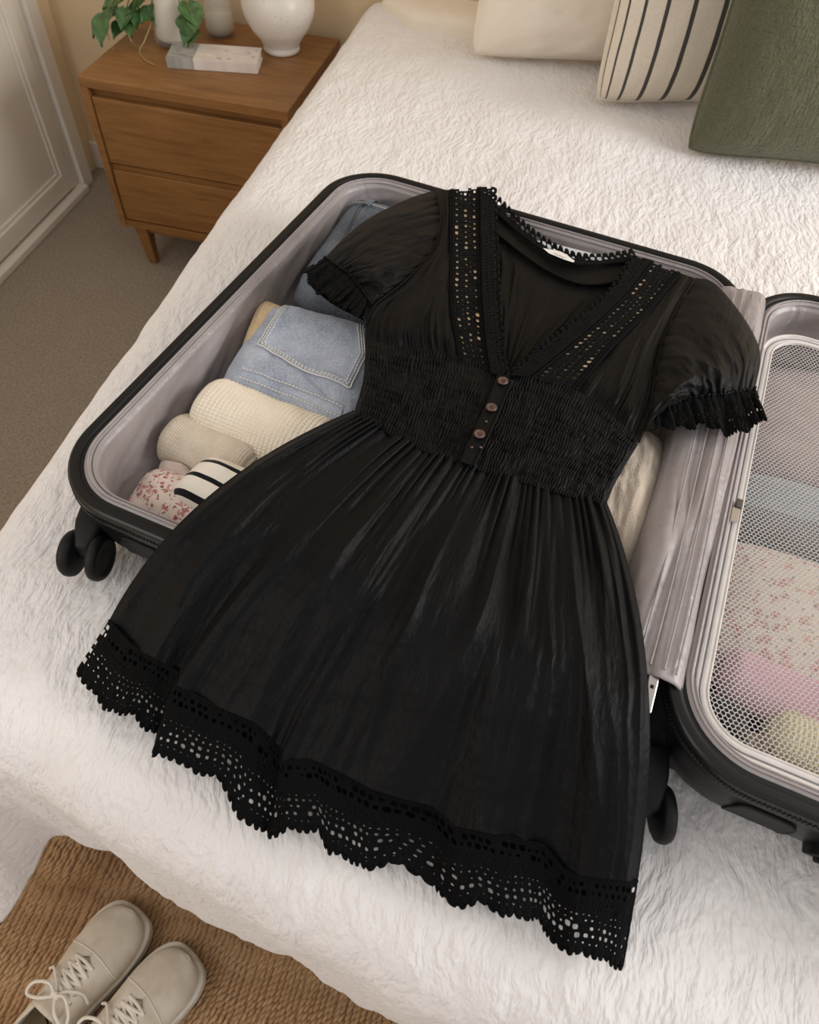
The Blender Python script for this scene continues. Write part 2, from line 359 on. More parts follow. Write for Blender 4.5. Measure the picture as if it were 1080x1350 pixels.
# shoes
m = mat('offwhite_canvas', srgb(218, 206, 188), .9, .2, sheen=.1); t = NT(m); t.color(t.ramp(t.noise(t.coord(), 24, 4), [(.25, srgb(196, 182, 162)), (.6, srgb(222, 211, 195))])); t.bump(t.noise(t.coord(), 900, 2), .25, .0006); M['canvas'] = m
m = mat('offwhite_rubber', srgb(222, 214, 200), .5, .4); t = NT(m); t.color(t.ramp(t.noise(t.coord(), 40, 4), [(.3, srgb(202, 192, 176)), (.6, srgb(226, 219, 207))])); M['sole'] = m
M['lace_cord'] = cloth('offwhite_shoelace', srgb(226, 217, 202), srgb(232, 225, 212), 60, 1200)
M['insole'] = cloth('brown_grey_insole', srgb(126, 108, 84), srgb(142, 124, 100)); M['eyelet'] = mat('eyelet_metal', srgb(150, 140, 124), .4, .5, metal=.6)
M['ink'] = mat('black_print', (.01, .01, .01, 1), .7)

# ================================================================== the room
WB, WL = 2.045, -1.46
struct(box('floor', WL-.1, 3.0, -2.4, WB+.1, -.05, 0, M['carpet']))
struct(box('wall_back', WL-.1, 3.0, WB, WB+.1, 0, 2.5, M['wall']))
struct(box('wall_left', WL-.1, WL, -2.4, WB, 0, 2.5, M['wall']))
bb = struct(box('baseboard_back', WL, 3.0, WB-.014, WB, 0, .085, M['white_paint'], bev=.003))
# closet: sliding door leaf with framed panel, jamb and floor track
dr = bpy.data.objects.new('door_1', None); COL.objects.link(dr); dr.location = (WL, 1.3, 0); struct(dr)
DY0, DY1 = .35, 1.865
box('panel', WL, WL+.012, DY0+.03, DY1-.03, .06, 2.05, M['white_paint'], dr)
for y0, y1 in ((DY0, DY0+.045), (DY1-.045, DY1)): box('stile', WL, WL+.026, y0, y1, .03, 2.1, M['white_paint'], dr, bev=.003)
for z0, z1 in ((.03, .085), (2.03, 2.1)): box('rail', WL, WL+.026, DY0+.045, DY1-.045, z0, z1, M['white_paint'], dr, bev=.003)
for y0, y1 in ((DY0+.045, DY0+.055), (DY1-.055, DY1-.045)): box('bead', WL+.012, WL+.019, y0, y1, .085, 2.03, M['white_paint'], dr, bev=.002)
box('bead', WL+.012, WL+.019, DY0+.055, DY1-.055, .085, .095, M['white_paint'], dr, bev=.002)
tr = struct(box('trim_1', WL, WL+.018, DY1+.006, DY1+.035, 0, 2.15, M['white_paint'], bev=.003))
tr = struct(box('trim_2', WL, WL+.034, DY1+.035, DY1+.09, 0, 2.15, M['white_paint'], bev=.005))
tr = struct(box('trim_3', WL, WL+.05, DY0-.1, DY1+.034, 0, .022, M['white_paint'], bev=.004))

# ================================================================== jute rug
rug = thing('jute_rug', 'chunky braided tan jute rug on the carpet at the foot of the bed', 'rug', (-.3, -.3, 0))
RX0, RX1, RY0, RY1 = -1.05, .75, -1.0, .34
box('backing', RX0, RX1, RY0, RY1, .001, .006, M['jute_back'], rug)
def braid_vf():
    parts = []; y = RY0+.01; k = 0; rs = random.Random(5)
    while y < RY1-.01:
        L = .0092+rs.uniform(-.0012, .0018); nt = 5
        s = np.linspace(0, 1, nt); t = np.linspace(0, PI, 6)
        ang = -.34+rs.uniform(-.22, .22); off = rs.uniform(-.0014, .0014); h = rs.uniform(.0045, .0075)
        prof = np.sin(np.clip(s, .06, .94)*PI)**.45
        l = (s-.5)*L*1.7; wdt = .0036*prof
        lx = wdt[:, None]*np.cos(t)[None]; lz = (.004+h*prof[:, None]*np.sin(t)[None]); ly = np.repeat(l[:, None], 6, 1)
        X = off+lx*math.cos(ang)-ly*math.sin(ang); Y = y+lx*math.sin(ang)+ly*math.cos(ang)
        parts.append((np.stack([X, Y, lz], -1).reshape(-1, 3), quads(nt, 6))); y += L; k += 1
    return merge(parts)
bv, bf = braid_vf(); nrow = int((RX1-RX0)/.0076); b0 = None
for i in range(nrow):
    x = RX0+.008+i*.0076
    if b0 is None: b0 = mesh_obj('braid_row', bv+np.array([.3, .3, 0]), bf, M['jute'], rug, local=True); o = b0
    else: o = b0.copy(); COL.objects.link(o); o.parent = rug
    o.location = (x+random.uniform(-.001, .001), random.uniform(-.008, .008), .001+random.uniform(-.001, .001)); o.rotation_euler = (0, 0, random.uniform(-.004, .004))

# ================================================================== bed
BX0, BX1 = -.49, .93
bed = thing('bed', 'upholstered bed base and mattress hidden under the white coverlet', 'bed', (.2, 1.1, 0))
box('bed_base', BX0-.005, BX1+.01, .17, 2.0, .10, .34, M['mattress'], bed, bev=.01)
box('mattress', BX0-.01, BX1+.02, .165, 2.01, .345, BED-.022, M['mattress'], bed, bev=.03)
for x in (BX0+.06, BX1-.06):
    for y in (.42, 1.9): box('leg', x-.025, x+.025, y-.025, y+.025, 0, .10, M['wood_v'], bed)

def coverlet():
    nl, nt, nr, nf, nb = 60, 330, 30, 90, 430
    ux = np.concatenate([-np.linspace(1, 0, nl, endpoint=False), np.linspace(0, 1, nt), 1+np.linspace(0, 1, nr+1)[1:]])
    uy = np.concatenate([-np.linspace(1, 0, nf, endpoint=False), np.linspace(0, 1, nb)])
    X, Y = np.meshgrid(ux, uy)
    tx = np.clip(X, 0, 1); ty = np.clip(Y, 0, 1); ex = BX0+(BX1-BX0)*tx
    hemy = np.interp(ex, [-.5, -.45, -.37, -.30, -.17, .056, .95], [.095, .112, .112, .088, .062, .018, -.03])
    foot = hemy+.096
    ey = foot+(2.03-foot)*ty
    ox = np.where(X < 0, X, np.where(X > 1, X-1, 0)); oy = np.where(Y < 0, Y, 0)
    d = np.maximum(abs(ox), abs(oy)); both = (ox != 0) & (oy != 0)
    # direction of the overhang; in the corner a fan
    r = np.where(abs(ox) > abs(oy), abs(oy)/np.maximum(abs(ox), 1e-9), 2-abs(ox)/np.maximum(abs(oy), 1e-9))   # 0 side .. 2 foot
    ang = np.where(both, r/2*PI/2, np.where(oy != 0, PI/2, 0.))
    nx_ = np.where(ox < 0, -1, 1)*np.cos(ang); ny_ = -np.sin(ang)
    nx_ = np.where(d == 0, 0, nx_); ny_ = np.where(d == 0, 0, ny_)
    deg = np.degrees(ang)
    hemo = .066+.034*np.sin(ang)+.003*np.sin(ex*23+1)*(oy != 0)
    flare = np.exp(-((deg-76)/15)**2)*(ox < 0)*both+np.exp(-(14/15)**2-((ex-BX0)/.012)**2)*(~both)*(oy != 0)*(ex < .3)
    hemo = hemo+.105*flare-.012*np.exp(-((ex-BX0-.02)/.03)**2)*((oy != 0) & ~both)
    hemz = .205-.10*flare
    ro = .056+.036*np.sin(ang); q = .36
    ph = np.clip(d/q, 0, 1)*PI/2; s = np.clip((d-q)/(1-q), 0, 1)
    out = ro*np.sin(ph)+(hemo-ro)*s**1.3
    z = BED-ro*(1-np.cos(ph))-(BED-ro-hemz)*s
    wx = ex+nx_*out; wy = ey+ny_*out
    # soft unevenness of the filling, dents where things press on it
    top = 1-sstep(0, .6, d)
    z = z+top*(.006*fbm(wx*4, wy*4, 3)+.0025*fbm(wx*14, wy*11, 8)+.0014*fbm(wx*75, wy*24, 5, 2))-.006*top
    w = (1-top)
    rip = .006*fbm(ex*26+deg*.05, d*2.0, 9)*w+.0018*fbm(wx*75+deg, wy*24+z*30, 5, 2)
    wx = wx+nx_*rip; wy = wy+ny_*rip
    # filling swells by the pillows
    z = z+.012*np.exp(-((wx+.28)/.16)**2-((wy-1.72)/.12)**2)+.010*np.exp(-((wx-.12)/.16)**2-((wy-1.56)/.08)**2)
    a, b = W2C(wx, wy)
    z = z-top*.004*sstep(.05, -.02, np.maximum(np.maximum(-a, a-2*CW-.02), np.maximum(-b, b-CL)))
    return np.stack([wx, wy, z], -1)
G = coverlet()
cv = grid('coverlet', G, M['coverlet'])
tag(cv, 'crinkled white cotton coverlet spread over the bed', 'coverlet')
s = cv.modifiers.new('thickness', 'SOLIDIFY'); s.thickness = .006; s.offset = -1

# ================================================================== pillows
def pillow(name, label, cat, bl, br, w, h, lean, thick, mat_, puff=.5, ear=.035, turn=None, wr=.004, uvw=1, seam=None, seed=1, group=None):
    """bl, br: world points of the bottom corners; the pillow leans back by 'lean' from upright"""
    bl = np.array(bl, float); br = np.array(br, float); ax = br-bl; ax[2] = 0; ax /= np.linalg.norm(ax)
    back = np.array([-ax[1], ax[0], 0]); up = back*math.sin(lean)+np.array([0, 0, 1])*math.cos(lean); nrm = np.cross(ax, up)
    c = bl+ax*w/2
    root = thing(name, label, cat, c, 0, group)
    n = 90; s = np.sin(np.linspace(-1, 1, n)*PI/2); Uu, Vv = np.meshgrid(s, s)
    prof = ((1-np.abs(Uu)**2.6)*(1-np.abs(Vv)**2.6))**puff
    pin = ear*(Uu**2*(1-Vv**2)**0+0)  # edges draw in
    U2 = Uu*(1-ear*1.6*(1-Vv**2)*np.abs(Uu)**3); V2 = Vv*(1-ear*1.6*(1-Uu**2)*np.abs(Vv)**3)
    cr_ = 1-.06*np.abs(Uu*Vv)**5; U2 = U2*cr_; V2 = V2*cr_
    for sd, nm in ((1, 'front'), (-1, 'back')):
        dsp = wr*fbm(Uu*3+seed, Vv*3, seed)+wr*1.2*fbm(Uu*7, Vv*7+(Uu*Vv)*4, seed+3)*(.4+np.abs(Uu*Vv))
        t_ = sd*(thick/2*prof+.003+dsp*prof**.5)
        G = c+ax*(U2*w/2)[..., None]+up*((V2+1)*h/2)[..., None]+nrm*t_[..., None]
        # rest on the bed: nothing of it below the cover
        G[..., 2] = np.maximum(G[..., 2], c[2]+.0005+.02*(1-1/(1+np.abs(t_)*6)))
        o = grid(nm, G, mat_, root, flip=(sd < 0)); 
    e = np.concatenate([np.stack([s, -np.ones(n)], -1), np.stack([np.ones(n), s], -1)[1:], np.stack([s[::-1], np.ones(n)], -1)[1:], np.stack([-np.ones(n), s[::-1]], -1)[1:-1]])
    eu = e[:, 0]*(1-ear*1.6*(1-e[:, 1]**2)*np.abs(e[:, 0])**3); ev = e[:, 1]*(1-ear*1.6*(1-e[:, 0]**2)*np.abs(e[:, 1])**3)
    cr_ = 1-.06*np.abs(e[:, 0]*e[:, 1])**5; eu = eu*cr_; ev = ev*cr_
    pts = c+ax*(eu*w/2)[:, None]+up*((ev+1)*h/2)[:, None]; pts[:, 2] = np.maximum(pts[:, 2], c[2]+.003)
    tube('seam', pts, .0045, seam or mat_, root, 8, True)
    return root
zb_ = BED
pillow('pillow', 'smooth cream white pillow behind the striped one', 'pillow', P(617, 74, zb_), P(800, 84, zb_), .66, .34, .10, .13, M['linen_white'], seed=2, wr=.006)
pillow('pillow', 'cream pillow with thin dark stripes between white and green ones', 'pillow', P(780, 137, zb_), P(934, 140, zb_), .46, .46, .20, .15, M['stripe_pillow'], seed=5, wr=.003)
pillow('pillow', 'olive green gauze pillow leaning on the striped one', 'pillow', P(898, 203, zb_), P(1070, 222, zb_), .48, .48, .26, .16, M['green'], seed=9)

NX, NY, NW, ND, NH, NB = -1.1086, 1.574, .5106, .4218, .5067, .13
ns = thing('nightstand', 'oak nightstand with two plain drawers beside the bed', 'nightstand', (NX+NW/2, NY+ND/2, 0))
T_ = .022
box('table_top', NX, NX+NW, NY, NY+ND, NH-T_, NH, M['wood'], ns, bev=.0015)
for x0 in (NX, NX+NW-.018): box('side_panel', x0, x0+.018, NY, NY+ND, NB, NH-T_, M['wood_v'], ns, bev=.001)
box('back_panel', NX+.018, NX+NW-.018, NY+ND-.012, NY+ND-.002, NB+.02, NH-T_, M['wood_v'], ns)
box('bottom_panel', NX+.018, NX+NW-.018, NY+.002, NY+ND-.012, NB, NB+.018, M['wood'], ns, bev=.001)
box('divider', NX+.018, NX+NW-.018, NY+.012, NY+ND-.014, .285, .30, M['wood'], ns)
box('rail', NX+.018, NX+NW-.018, NY+.022, NY+.034, .462, NH-T_, M['wood'], ns)
for z0, z1 in ((.306, .464), (.152, .288)):
    d_ = box('drawer', NX+.0205, NX+NW-.0205, NY+.004, NY+.024, z0, z1, M['wood'], ns, bev=.002)
    box('drawer_box', NX+.026, NX+NW-.026, NY+.024, NY+ND-.03, z0+.01, z1-.03, M['wood'], d_)
def legmesh(x, y, sx, sy):
    V = []
    for z, hw, ox in ((0, .011, .004), (NB-.0, .019, 0)):
        for a, b in ((-1, -1), (1, -1), (1, 1), (-1, 1)): V.append((x+sx*ox+a*hw, y+sy*ox+b*hw, z))
    return V, [(0, 3, 2, 1), (4, 5, 6, 7), (0, 1, 5, 4), (1, 2, 6, 5), (2, 3, 7, 6), (3, 0, 4, 7)]
for sx, x in ((1, NX+.045), (-1, NX+NW-.045)):
    for sy, y in ((1, NY+.035), (-1, NY+ND-.04)):
        V, F = legmesh(x, y, sx, sy); bevel(mesh_obj('leg', V, F, M['wood_v'], ns, smooth=False), .003)
box('apron', NX+.06, NX+NW-.06, NY+.03, NY+.046, NB-.028, NB, M['wood'], ns, bev=.001)

# ------------------------------------------------ things on the nightstand
c = P(363, 77, NH); c = np.array([c[0], c[1]+.050, NH])
jar = thing('ceramic_vase', 'round speckled white ceramic vase beside the book', 'vase', c)
pr = [(0, .001), (.050, 0), (.056, .004), (.057, .014), (.056, .022), (.068, .045), (.090, .078), (.105, .115), (.109, .145), (.104, .175), (.088, .205), (.062, .225), (.045, .233), (.042, .25), (.05, .265), (.045, .265), (.037, .25), (.037, .232), (0, .2)]
pr = crv(pr[1:-1], 60)
pr[:, 1] *= .70; pr[:, 0] *= .80
lathe('body', np.vstack([[0, .001], pr, [0, .14]]), c, M['glaze'], jar, 64)
# glass vase with milky water and pothos
c = P(226, 62, NH); c = np.array([c[0], c[1]+.028, NH]); GV = c
gv = thing('glass_vase', 'clear glass vase of cloudy water holding trailing pothos', 'vase', c)
outp = [(0, 0), (.042, 0), (.049, .006), (.050, .018), (.040, .07), (.030, .115), (.026, .135), (.030, .15)]
inp = [(.028, .15), (.0235, .135), (.027, .115), (.037, .07), (.046, .02), (.038, .010), (0, .009)]
lathe('glass', outp+inp, c, M['glass'], gv, 48)
lathe('water', [(0, .0095), (.038, .0105), (.0455, .0205), (.0365, .07), (.0285, .105), (0, .105)], c, M['water'], gv, 40)
# small glass bottle with a pale base
c = P(287, 49, NH); c = np.array([c[0], c[1]+.022, NH])
bt = thing('glass_bottle', 'small clear bottle with pale contents behind the book', 'bottle', c)
lathe('glass', [(0, 0), (.032, 0), (.037, .004), (.038, .02), (.034, .06), (.026, .10), (.014, .125), (.013, .17), (.015, .172), (.0115, .172), (.0115, .125), (.024, .098), (.032, .06), (.035, .02), (.03, .005), (0, .004)], c, M['glass'], bt, 40)
lathe('contents', [(0, .0045), (.0295, .0055), (.0345, .02), (.0325, .048), (0, .048)], c, M['water'], bt, 32)
# book
bk = thing('book', 'closed pale book with grey printed cover lying flat', 'book', P(222, 80, NH))
p0, p1 = P(221, 90, NH), P(340, 98, NH); axx = (p1-p0); bl_ = np.linalg.norm(axx); axx /= bl_; ayy = np.array([-axx[1], axx[0], 0]); bd_ = .088; bh = .024
def slab(name, a0, a1, b0, b1, z0, z1, mt, bev=.001, uv=None):
    V = [p0+axx*a+ayy*b+np.array([0, 0, z]) for z in (z0, z1) for b in (b0, b1) for a in (a0, a1)]
    F = [(0, 2, 3, 1), (4, 5, 7, 6), (0, 1, 5, 4), (2, 6, 7, 3), (0, 4, 6, 2), (1, 3, 7, 5)]
    o = mesh_obj(name, V, F, mt, bk, smooth=False, uv=[(a, b) for z in (0, 1) for b in (0, 1) for a in (0, 1)]); bevel(o, bev); return o
slab('pages', .004, bl_-.003, .004, bd_-.003, .002, bh-.002, M['paper'])
slab('cover', 0, bl_, 0, bd_, bh-.002, bh, M['book_cover'], .0008); slab('cover', 0, bl_, 0, bd_, .0005, .0025, M['book_cover'], .0008)
slab('spine', 0, bl_, -.001, .0025, .0005, bh, M['book_cover'], .001)

# pothos: leaves on trailing stems, each leaf its own mesh
def leaf_mesh(L=.055):
    n = 9; t = np.linspace(0, 1, n); hw = np.array([.10, .34, .45, .46, .41, .32, .21, .10, 0])*L
    V = []; F = []
    for i in range(n):
        y = t[i]*L; 
        for k, s_ in enumerate((-1, -.5, 0, .5, 1)):
            yy = y-(.10*L*abs(s_)*(1-t[i])**2)
            V.append((s_*hw[i], yy, -.10*L*(t[i]**2)*2.2+.10*L*abs(s_)))
    f = quads(n, 5)
    return np.array(V), f
lv, lf = leaf_mesh(); leafme = None
def leafobj(pos, yaw, pitch, roll, sc, parent):
    global leafme
    if leafme is None: leafme = mesh_obj('leaf', lv, lf, M['leaf'], parent, local=True); o = leafme
    else: o = leafme.copy(); COL.objects.link(o); o.parent = parent
    o.location = Vector(pos)-parent.location; o.rotation_euler = Euler((pitch, roll, yaw), 'XYZ'); o.scale = (sc,)*3
    return o
def ray(px, py, y):
    u = (px-540)/FPX; v = (675-py)/FPX; d = _F+_R*u+_U*v; t = y/d[1]; return np.array([0, 0, CH])+d*t
mouth = GV+np.array([0, 0, .148])
lspots = [((138, 22), 1.80, 2.6, .9, 1.05), ((122, 47), 1.76, .2, 0, 0), ((160, 30), 1.80, 2.9, 1, .8), ((172, 24), 1.80, 3.3, 1, .95), ((153, 8), 1.82, 2.5, .8, .9),
          ((190, 2), 1.82, 2.2, .6, 1.1), ((205, 8), 1.83, 3.4, .9, .9), ((178, -6), 1.84, 1.8, .4, 1.1), ((247, 5), 1.80, -2.4, .9, 1.15), ((243, 22), 1.79, 3.5, 1.1, .9), ((262, 40), 1.77, 2.4, 1, .85), ((215, -10), 1.86, .5, .3, 1.2), ((245, -12), 1.86, -.8, .3, 1.1),
          ((148, 14), 1.79, 2.4, 1.0, .9), ((166, 12), 1.80, 3.0, 1.1, .9), ((182, 14), 1.81, 3.3, .9, .8), ((160, -4), 1.82, 2.2, .6, 1.0), ((200, 12), 1.82, 2.9, .8, .8), ((256, 14), 1.79, -2.9, 1.0, 1.0), ((252, 34), 1.78, 2.9, 1.1, .9)]
for (px, py), yy, yaw, drop, sc in lspots:
    if sc == 0: continue
    pos = ray(px, py, yy)
    mid = (pos+mouth)/2+np.array([0, 0, .035])
    tube('stem', crv([mouth+np.array([random.uniform(-.01, .01), random.uniform(-.01, .01), -.07]), mouth, mid, pos], 14), .0016, M['stem'], gv, 6)
    leafobj(pos, yaw, -.55*drop+random.uniform(-.1, .1), random.uniform(-.3, .3), sc, gv)
lf0 = ray(136, 22, 1.76); leafobj(lf0, 2.9, -.85, .1, 1.15, gv)
tube('stem', crv([mouth, (lf0+mouth)/2+np.array([0, 0, .03]), lf0], 12), .0016, M['stem'], gv, 6)
for pts in (((258, 10, 1.80, 0), (236, 30, 0, .05), (246, 48, 0, .02), (252, 58, 0, .004)), ((200, 30, 1.8, 0), (190, 55, 0, .02), (184, 66, 0, .004), (190, 78, 0, .003), (205, 86, 0, .003)), ((168, 40, 1.8, 0), (172, 52, 0, .03), (178, 62, 0, .003)), ((142, 44, 1.78, 0), (146, 58, 0, .02), (149, 66, 0, .003))):
    q = [ray(p[0], p[1], p[2]) if p[2] else P(p[0], p[1], NH+p[3]) for p in pts]
    tube('vine', crv(q, 20), .0014, M['root'], gv, 6)

# ================================================================== sneakers
OUTL = crv([(0, 0), (.008, .012), (.03, .0205), (.08, .0275), (.18, .0315), (.32, .0318), (.5, .0345), (.66, .0415), (.76, .0440), (.86, .0425), (.93, .0360), (.97, .0270), (.99, .0170), (1, 0)], 300); OUTL[:, 1] = np.maximum(OUTL[:, 1], 0)
def sneaker_parts(root):
    L = .262; n = 46; ys = np.linspace(0, 1, n)
    def outline(t, grow=0):
        base = float(np.interp(t, OUTL[:, 0], OUTL[:, 1]))
        return base+grow*(base > 0)
    dense = np.concatenate([np.linspace(0, .1, 14), np.linspace(.12, .86, 26), np.linspace(.87, .95, 10), 1-.046*np.linspace(1, 0, 14)**2])
    # sole: side wall ring with top and bottom caps
    def ring(g, z):
        w = np.array([outline(t, g) for t in dense]); y = dense*L; y = y+np.where(dense > .5, 1, -1)*0
        y2 = (dense-.5)*(L+2*g)+L/2
        return np.concatenate([np.stack([w, y2, np.full(len(w), z)], -1), np.stack([-w[::-1], y2[::-1], np.full(len(w), z)], -1)[1:-1]])
    R = [ring(.002, .0), ring(.0062, .002), ring(.0068, .012), ring(.0056, .013), ring(.0056, .0145), ring(.0068, .0155), ring(.0066, .026), ring(.0050, .0285)]
    V = np.vstack(R); k = len(R[0]); f = quads(len(R), k, True)
    faces = [tuple(q) for q in f.tolist()]+[tuple(range(k))[::-1], tuple(range((len(R)-1)*k, len(R)*k))]
    mesh_obj('sole', V, faces, M['sole'], root, local=True)
    # upper: two sides, open along the throat and at the collar
    def hgt(t): return np.interp(t, [0, .1, .3, .45, .55, .68, .8, .9, 1], [.052, .050, .040, .046, .052, .048, .036, .029, .018])
    def gap(t): return np.interp(t, [0, .04, .1, .3, .44, .52, .655, .70, .705, 1], [0, .010, .023, .026, .0175, .0135, .0115, .0095, 0, 0])
    tt = dense[1:-1]
    for sgn in (-1, 1):
        G = []
        for t in tt:
            w = outline(t)+.001; h = hgt(t); g = min(gap(t), w*.92)
            ph = np.linspace(0, 1, 16); phm = math.acos(min(.999, (g/w)))
            a = ph*phm; x = w*np.cos(a)**(.82 if t > .6 else .7); z = .026+h*np.sin(a)**.72/(math.sin(phm)**.72)
            x = np.where(ph == 1, np.maximum(g, x*0+g), x)
            G.append(np.stack([sgn*x, np.full(16, t*L), z], -1))
        o = grid('upper', np.array(G), M['canvas'], root, local=True, flip=(sgn > 0)); s_ = o.modifiers.new('thickness', 'SOLIDIFY'); s_.thickness = .0026; s_.offset = 0
    # toe cap: a second layer over the front with a stitched edge
    G = []
    for t in np.linspace(.735, .985, 22):
        w = outline(t)+.0022; h = hgt(t)+.0012; a = np.linspace(0, PI, 33)
        x = w*np.sign(np.cos(a))*np.abs(np.cos(a))**.82; z = .027+h*np.sin(a)**.72; y = np.full(33, t*L)-.035*L*((np.abs(x)/max(w, 1e-4))**2)*(1-(t-.735)/.25)
        G.append(np.stack([x, y, z], -1))
    G = np.array(G); cap = grid('toe_cap', G, M['canvas'], root, local=True)
    tube('stitch_edge', G[0][2:-2]+np.array([0, 0, .0004]), .0009, M['lace_cord'], cap, 6, local=True)
    # tongue, insole, collar binding
    tt2 = np.linspace(.40, .72, 16); G = []
    for t in tt2:
        w = np.interp(t, [.40, .5, .72], [.024, .019, .012]); h = .026+hgt(t)-.004+np.interp(t, [.40, .46, .72], [.022, .010, 0]); x = np.linspace(-1, 1, 9)
        G.append(np.stack([x*w, np.full(9, t*L)-np.interp(t, [.4, .5], [.012, 0])*(1-x**2)*0, h-.006*x**2], -1))
    o = grid('tongue', np.array(G), M['canvas'], root, local=True); s_ = o.modifiers.new('thickness', 'SOLIDIFY'); s_.thickness = .004
    t_ = np.linspace(.03, .72, 24); x = np.linspace(-1, 1, 9)
    ins = grid('insole', np.array([np.stack([x*outline(q)*.95, np.full(9, q*L), np.full(9, .0305)], -1) for q in t_]), M['insole'], root, local=True)
    yy = np.linspace(.30, .42, 20); tube('printed_mark', np.stack([.008*np.sin(np.linspace(0, 9, 20)), yy*L, np.full(20, .0312)], -1), .0013, M['ink'], ins, 5, local=True)
    tb = np.linspace(.035, .45, 20); cl_ = [np.array([-min(gap(q), outline(q)*.92), q*L, .027+hgt(q)]) for q in tb[::-1]]+[np.array([min(gap(q), outline(q)*.92), q*L, .027+hgt(q)]) for q in tb]
    tube('collar_binding', crv(cl_, 60), .0028, M['canvas'], root, 8, local=True)
    # eyelets and laces
    ey = np.linspace(.50, .675, 5); pts = {}
    for q in ey:
        for sgn in (-1, 1):
            p = np.array([sgn*(gap(q)+.0065), q*L, .0275+hgt(q)-.0028]); pts[(q, sgn)] = p; th_ = np.linspace(0, 2*PI, 12, endpoint=False)
            tube('eyelet', p+np.stack([.0024*np.cos(th_), .0024*np.sin(th_), -.45*sgn*.0024*np.cos(th_)+.0006], -1), .0009, M['eyelet'], root, 6, True, local=True)
    for i, q in enumerate(ey):
        tube('shoelace', crv([pts[(q, -1)]+(0, 0, .0005), (pts[(q, -1)]+pts[(q, 1)])/2+np.array([0, .002, .005]), pts[(q, 1)]+(0, 0, .0005)], 12), .0026, M['lace_cord'], root, 8, local=True)
        if i < 4:
            for sgn in (-1, 1):
                a_, b_ = pts[(q, sgn)], pts[(ey[i+1], -sgn)]
                tube('shoelace', crv([a_, (a_+b_)/2+np.array([0, 0, .006+.002*sgn]), b_], 12), .0025, M['lace_cord'], root, 8, local=True)
    kn = np.array([0, ey[0]*L-.004, .036+hgt(ey[0])])
    for sgn in (-1, 1):
        tube('shoelace_loop', crv([kn, kn+(sgn*.016, .008, .012), kn+(sgn*.036, -.004, .008), kn+(sgn*.038, -.020, -.004), kn+(sgn*.018, -.014, .006), kn], 30), .0024, M['lace_cord'], root, 8, local=True)
        tube('shoelace_end', crv([kn, kn+(sgn*.012, .014, .004), kn+(sgn*.030, .022, -.006), kn+(sgn*.040, .016, -.022)], 20), .0022, M['lace_cord'], root, 8, local=True)
    tube('knot', crv([kn+(-.005, 0, 0), kn+(0, .003, .004), kn+(.005, 0, 0)], 8), .0038, M['lace_cord'], root, 8, local=True)
def place_shoe(root, toe, heelward):
    d = toe-heelward; d[2] = 0; d /= np.linalg.norm(d); yaw = math.atan2(-d[0], d[1]); base = toe-d*.25
    root.location = (base[0], base[1], .012); root.rotation_euler = (0, 0, yaw)
sh = thing('sneaker', 'off-white canvas sneaker with loose laces, dark insole showing', 'shoe', group='pair of sneakers on the jute rug')
sh.scale = (.94, .94, .94); place_shoe(sh, P(182, 1200, .03), P(78, 1334, .03)); sneaker_parts(sh)
sh2 = sh.copy(); COL.objects.link(sh2); sh2['label'] = 'off-white canvas sneaker standing nearer the bed hem, beside its pair'
for ch in list(sh.children):
    c2 = ch.copy(); COL.objects.link(c2); c2.parent = sh2
    for g in ch.children: g2 = g.copy(); COL.objects.link(g2); g2.parent = c2
sh2.scale = (-.94, .94, .94)
place_shoe(sh2, P(256, 1260, .03), P(168, 1352, .03))

# ================================================================== open suitcase
case = thing('open_suitcase', 'open black hard-shell suitcase with mauve satin lining lying on the bed', 'suitcase', C2W(CW, CL/2, BED))
def rrect(a0, a1, b0, b1, r, n=14, step=.008):
    """rounded rectangle in case space, same point count for every inset when sizes scale: built from fixed counts"""
    na = max(4, int((CW-2*.09)/step)); nb = max(4, int((CL-2*.09)/step)); pts = []
    cs = [(a1-r, b0+r, -PI/2), (a1-r, b1-r, 0), (a0+r, b1-r, PI/2), (a0+r, b0+r, PI)]
    ends = [((a0+r, b0), (a1-r, b0), na), ((a1, b0+r), (a1, b1-r), nb), ((a1-r, b1), (a0+r, b1), na), ((a0, b1-r), (a0, b0+r), nb)]
    for (p, q, k), (cx_, cy_, t0) in zip(ends, cs):
        s_ = np.linspace(0, 1, k, endpoint=False)[:, None]; pts.append(np.array(p)*(1-s_)+np.array(q)*s_)
        th_ = t0+np.linspace(0, PI/2, n, endpoint=False); pts.append(np.stack([cx_+r*np.cos(th_), cy_+r*np.sin(th_)], -1))
    return np.vstack(pts)
CR = .088; GAP = .006
def loops(a0, prof, disp=None):
    L_ = []
    for d, z in prof:
        p = rrect(a0+d, a0+CW-d, d, CL-d, max(CR-d, .012)); L_.append(C2W(p[:, 0], p[:, 1], z))
    return np.array(L_)
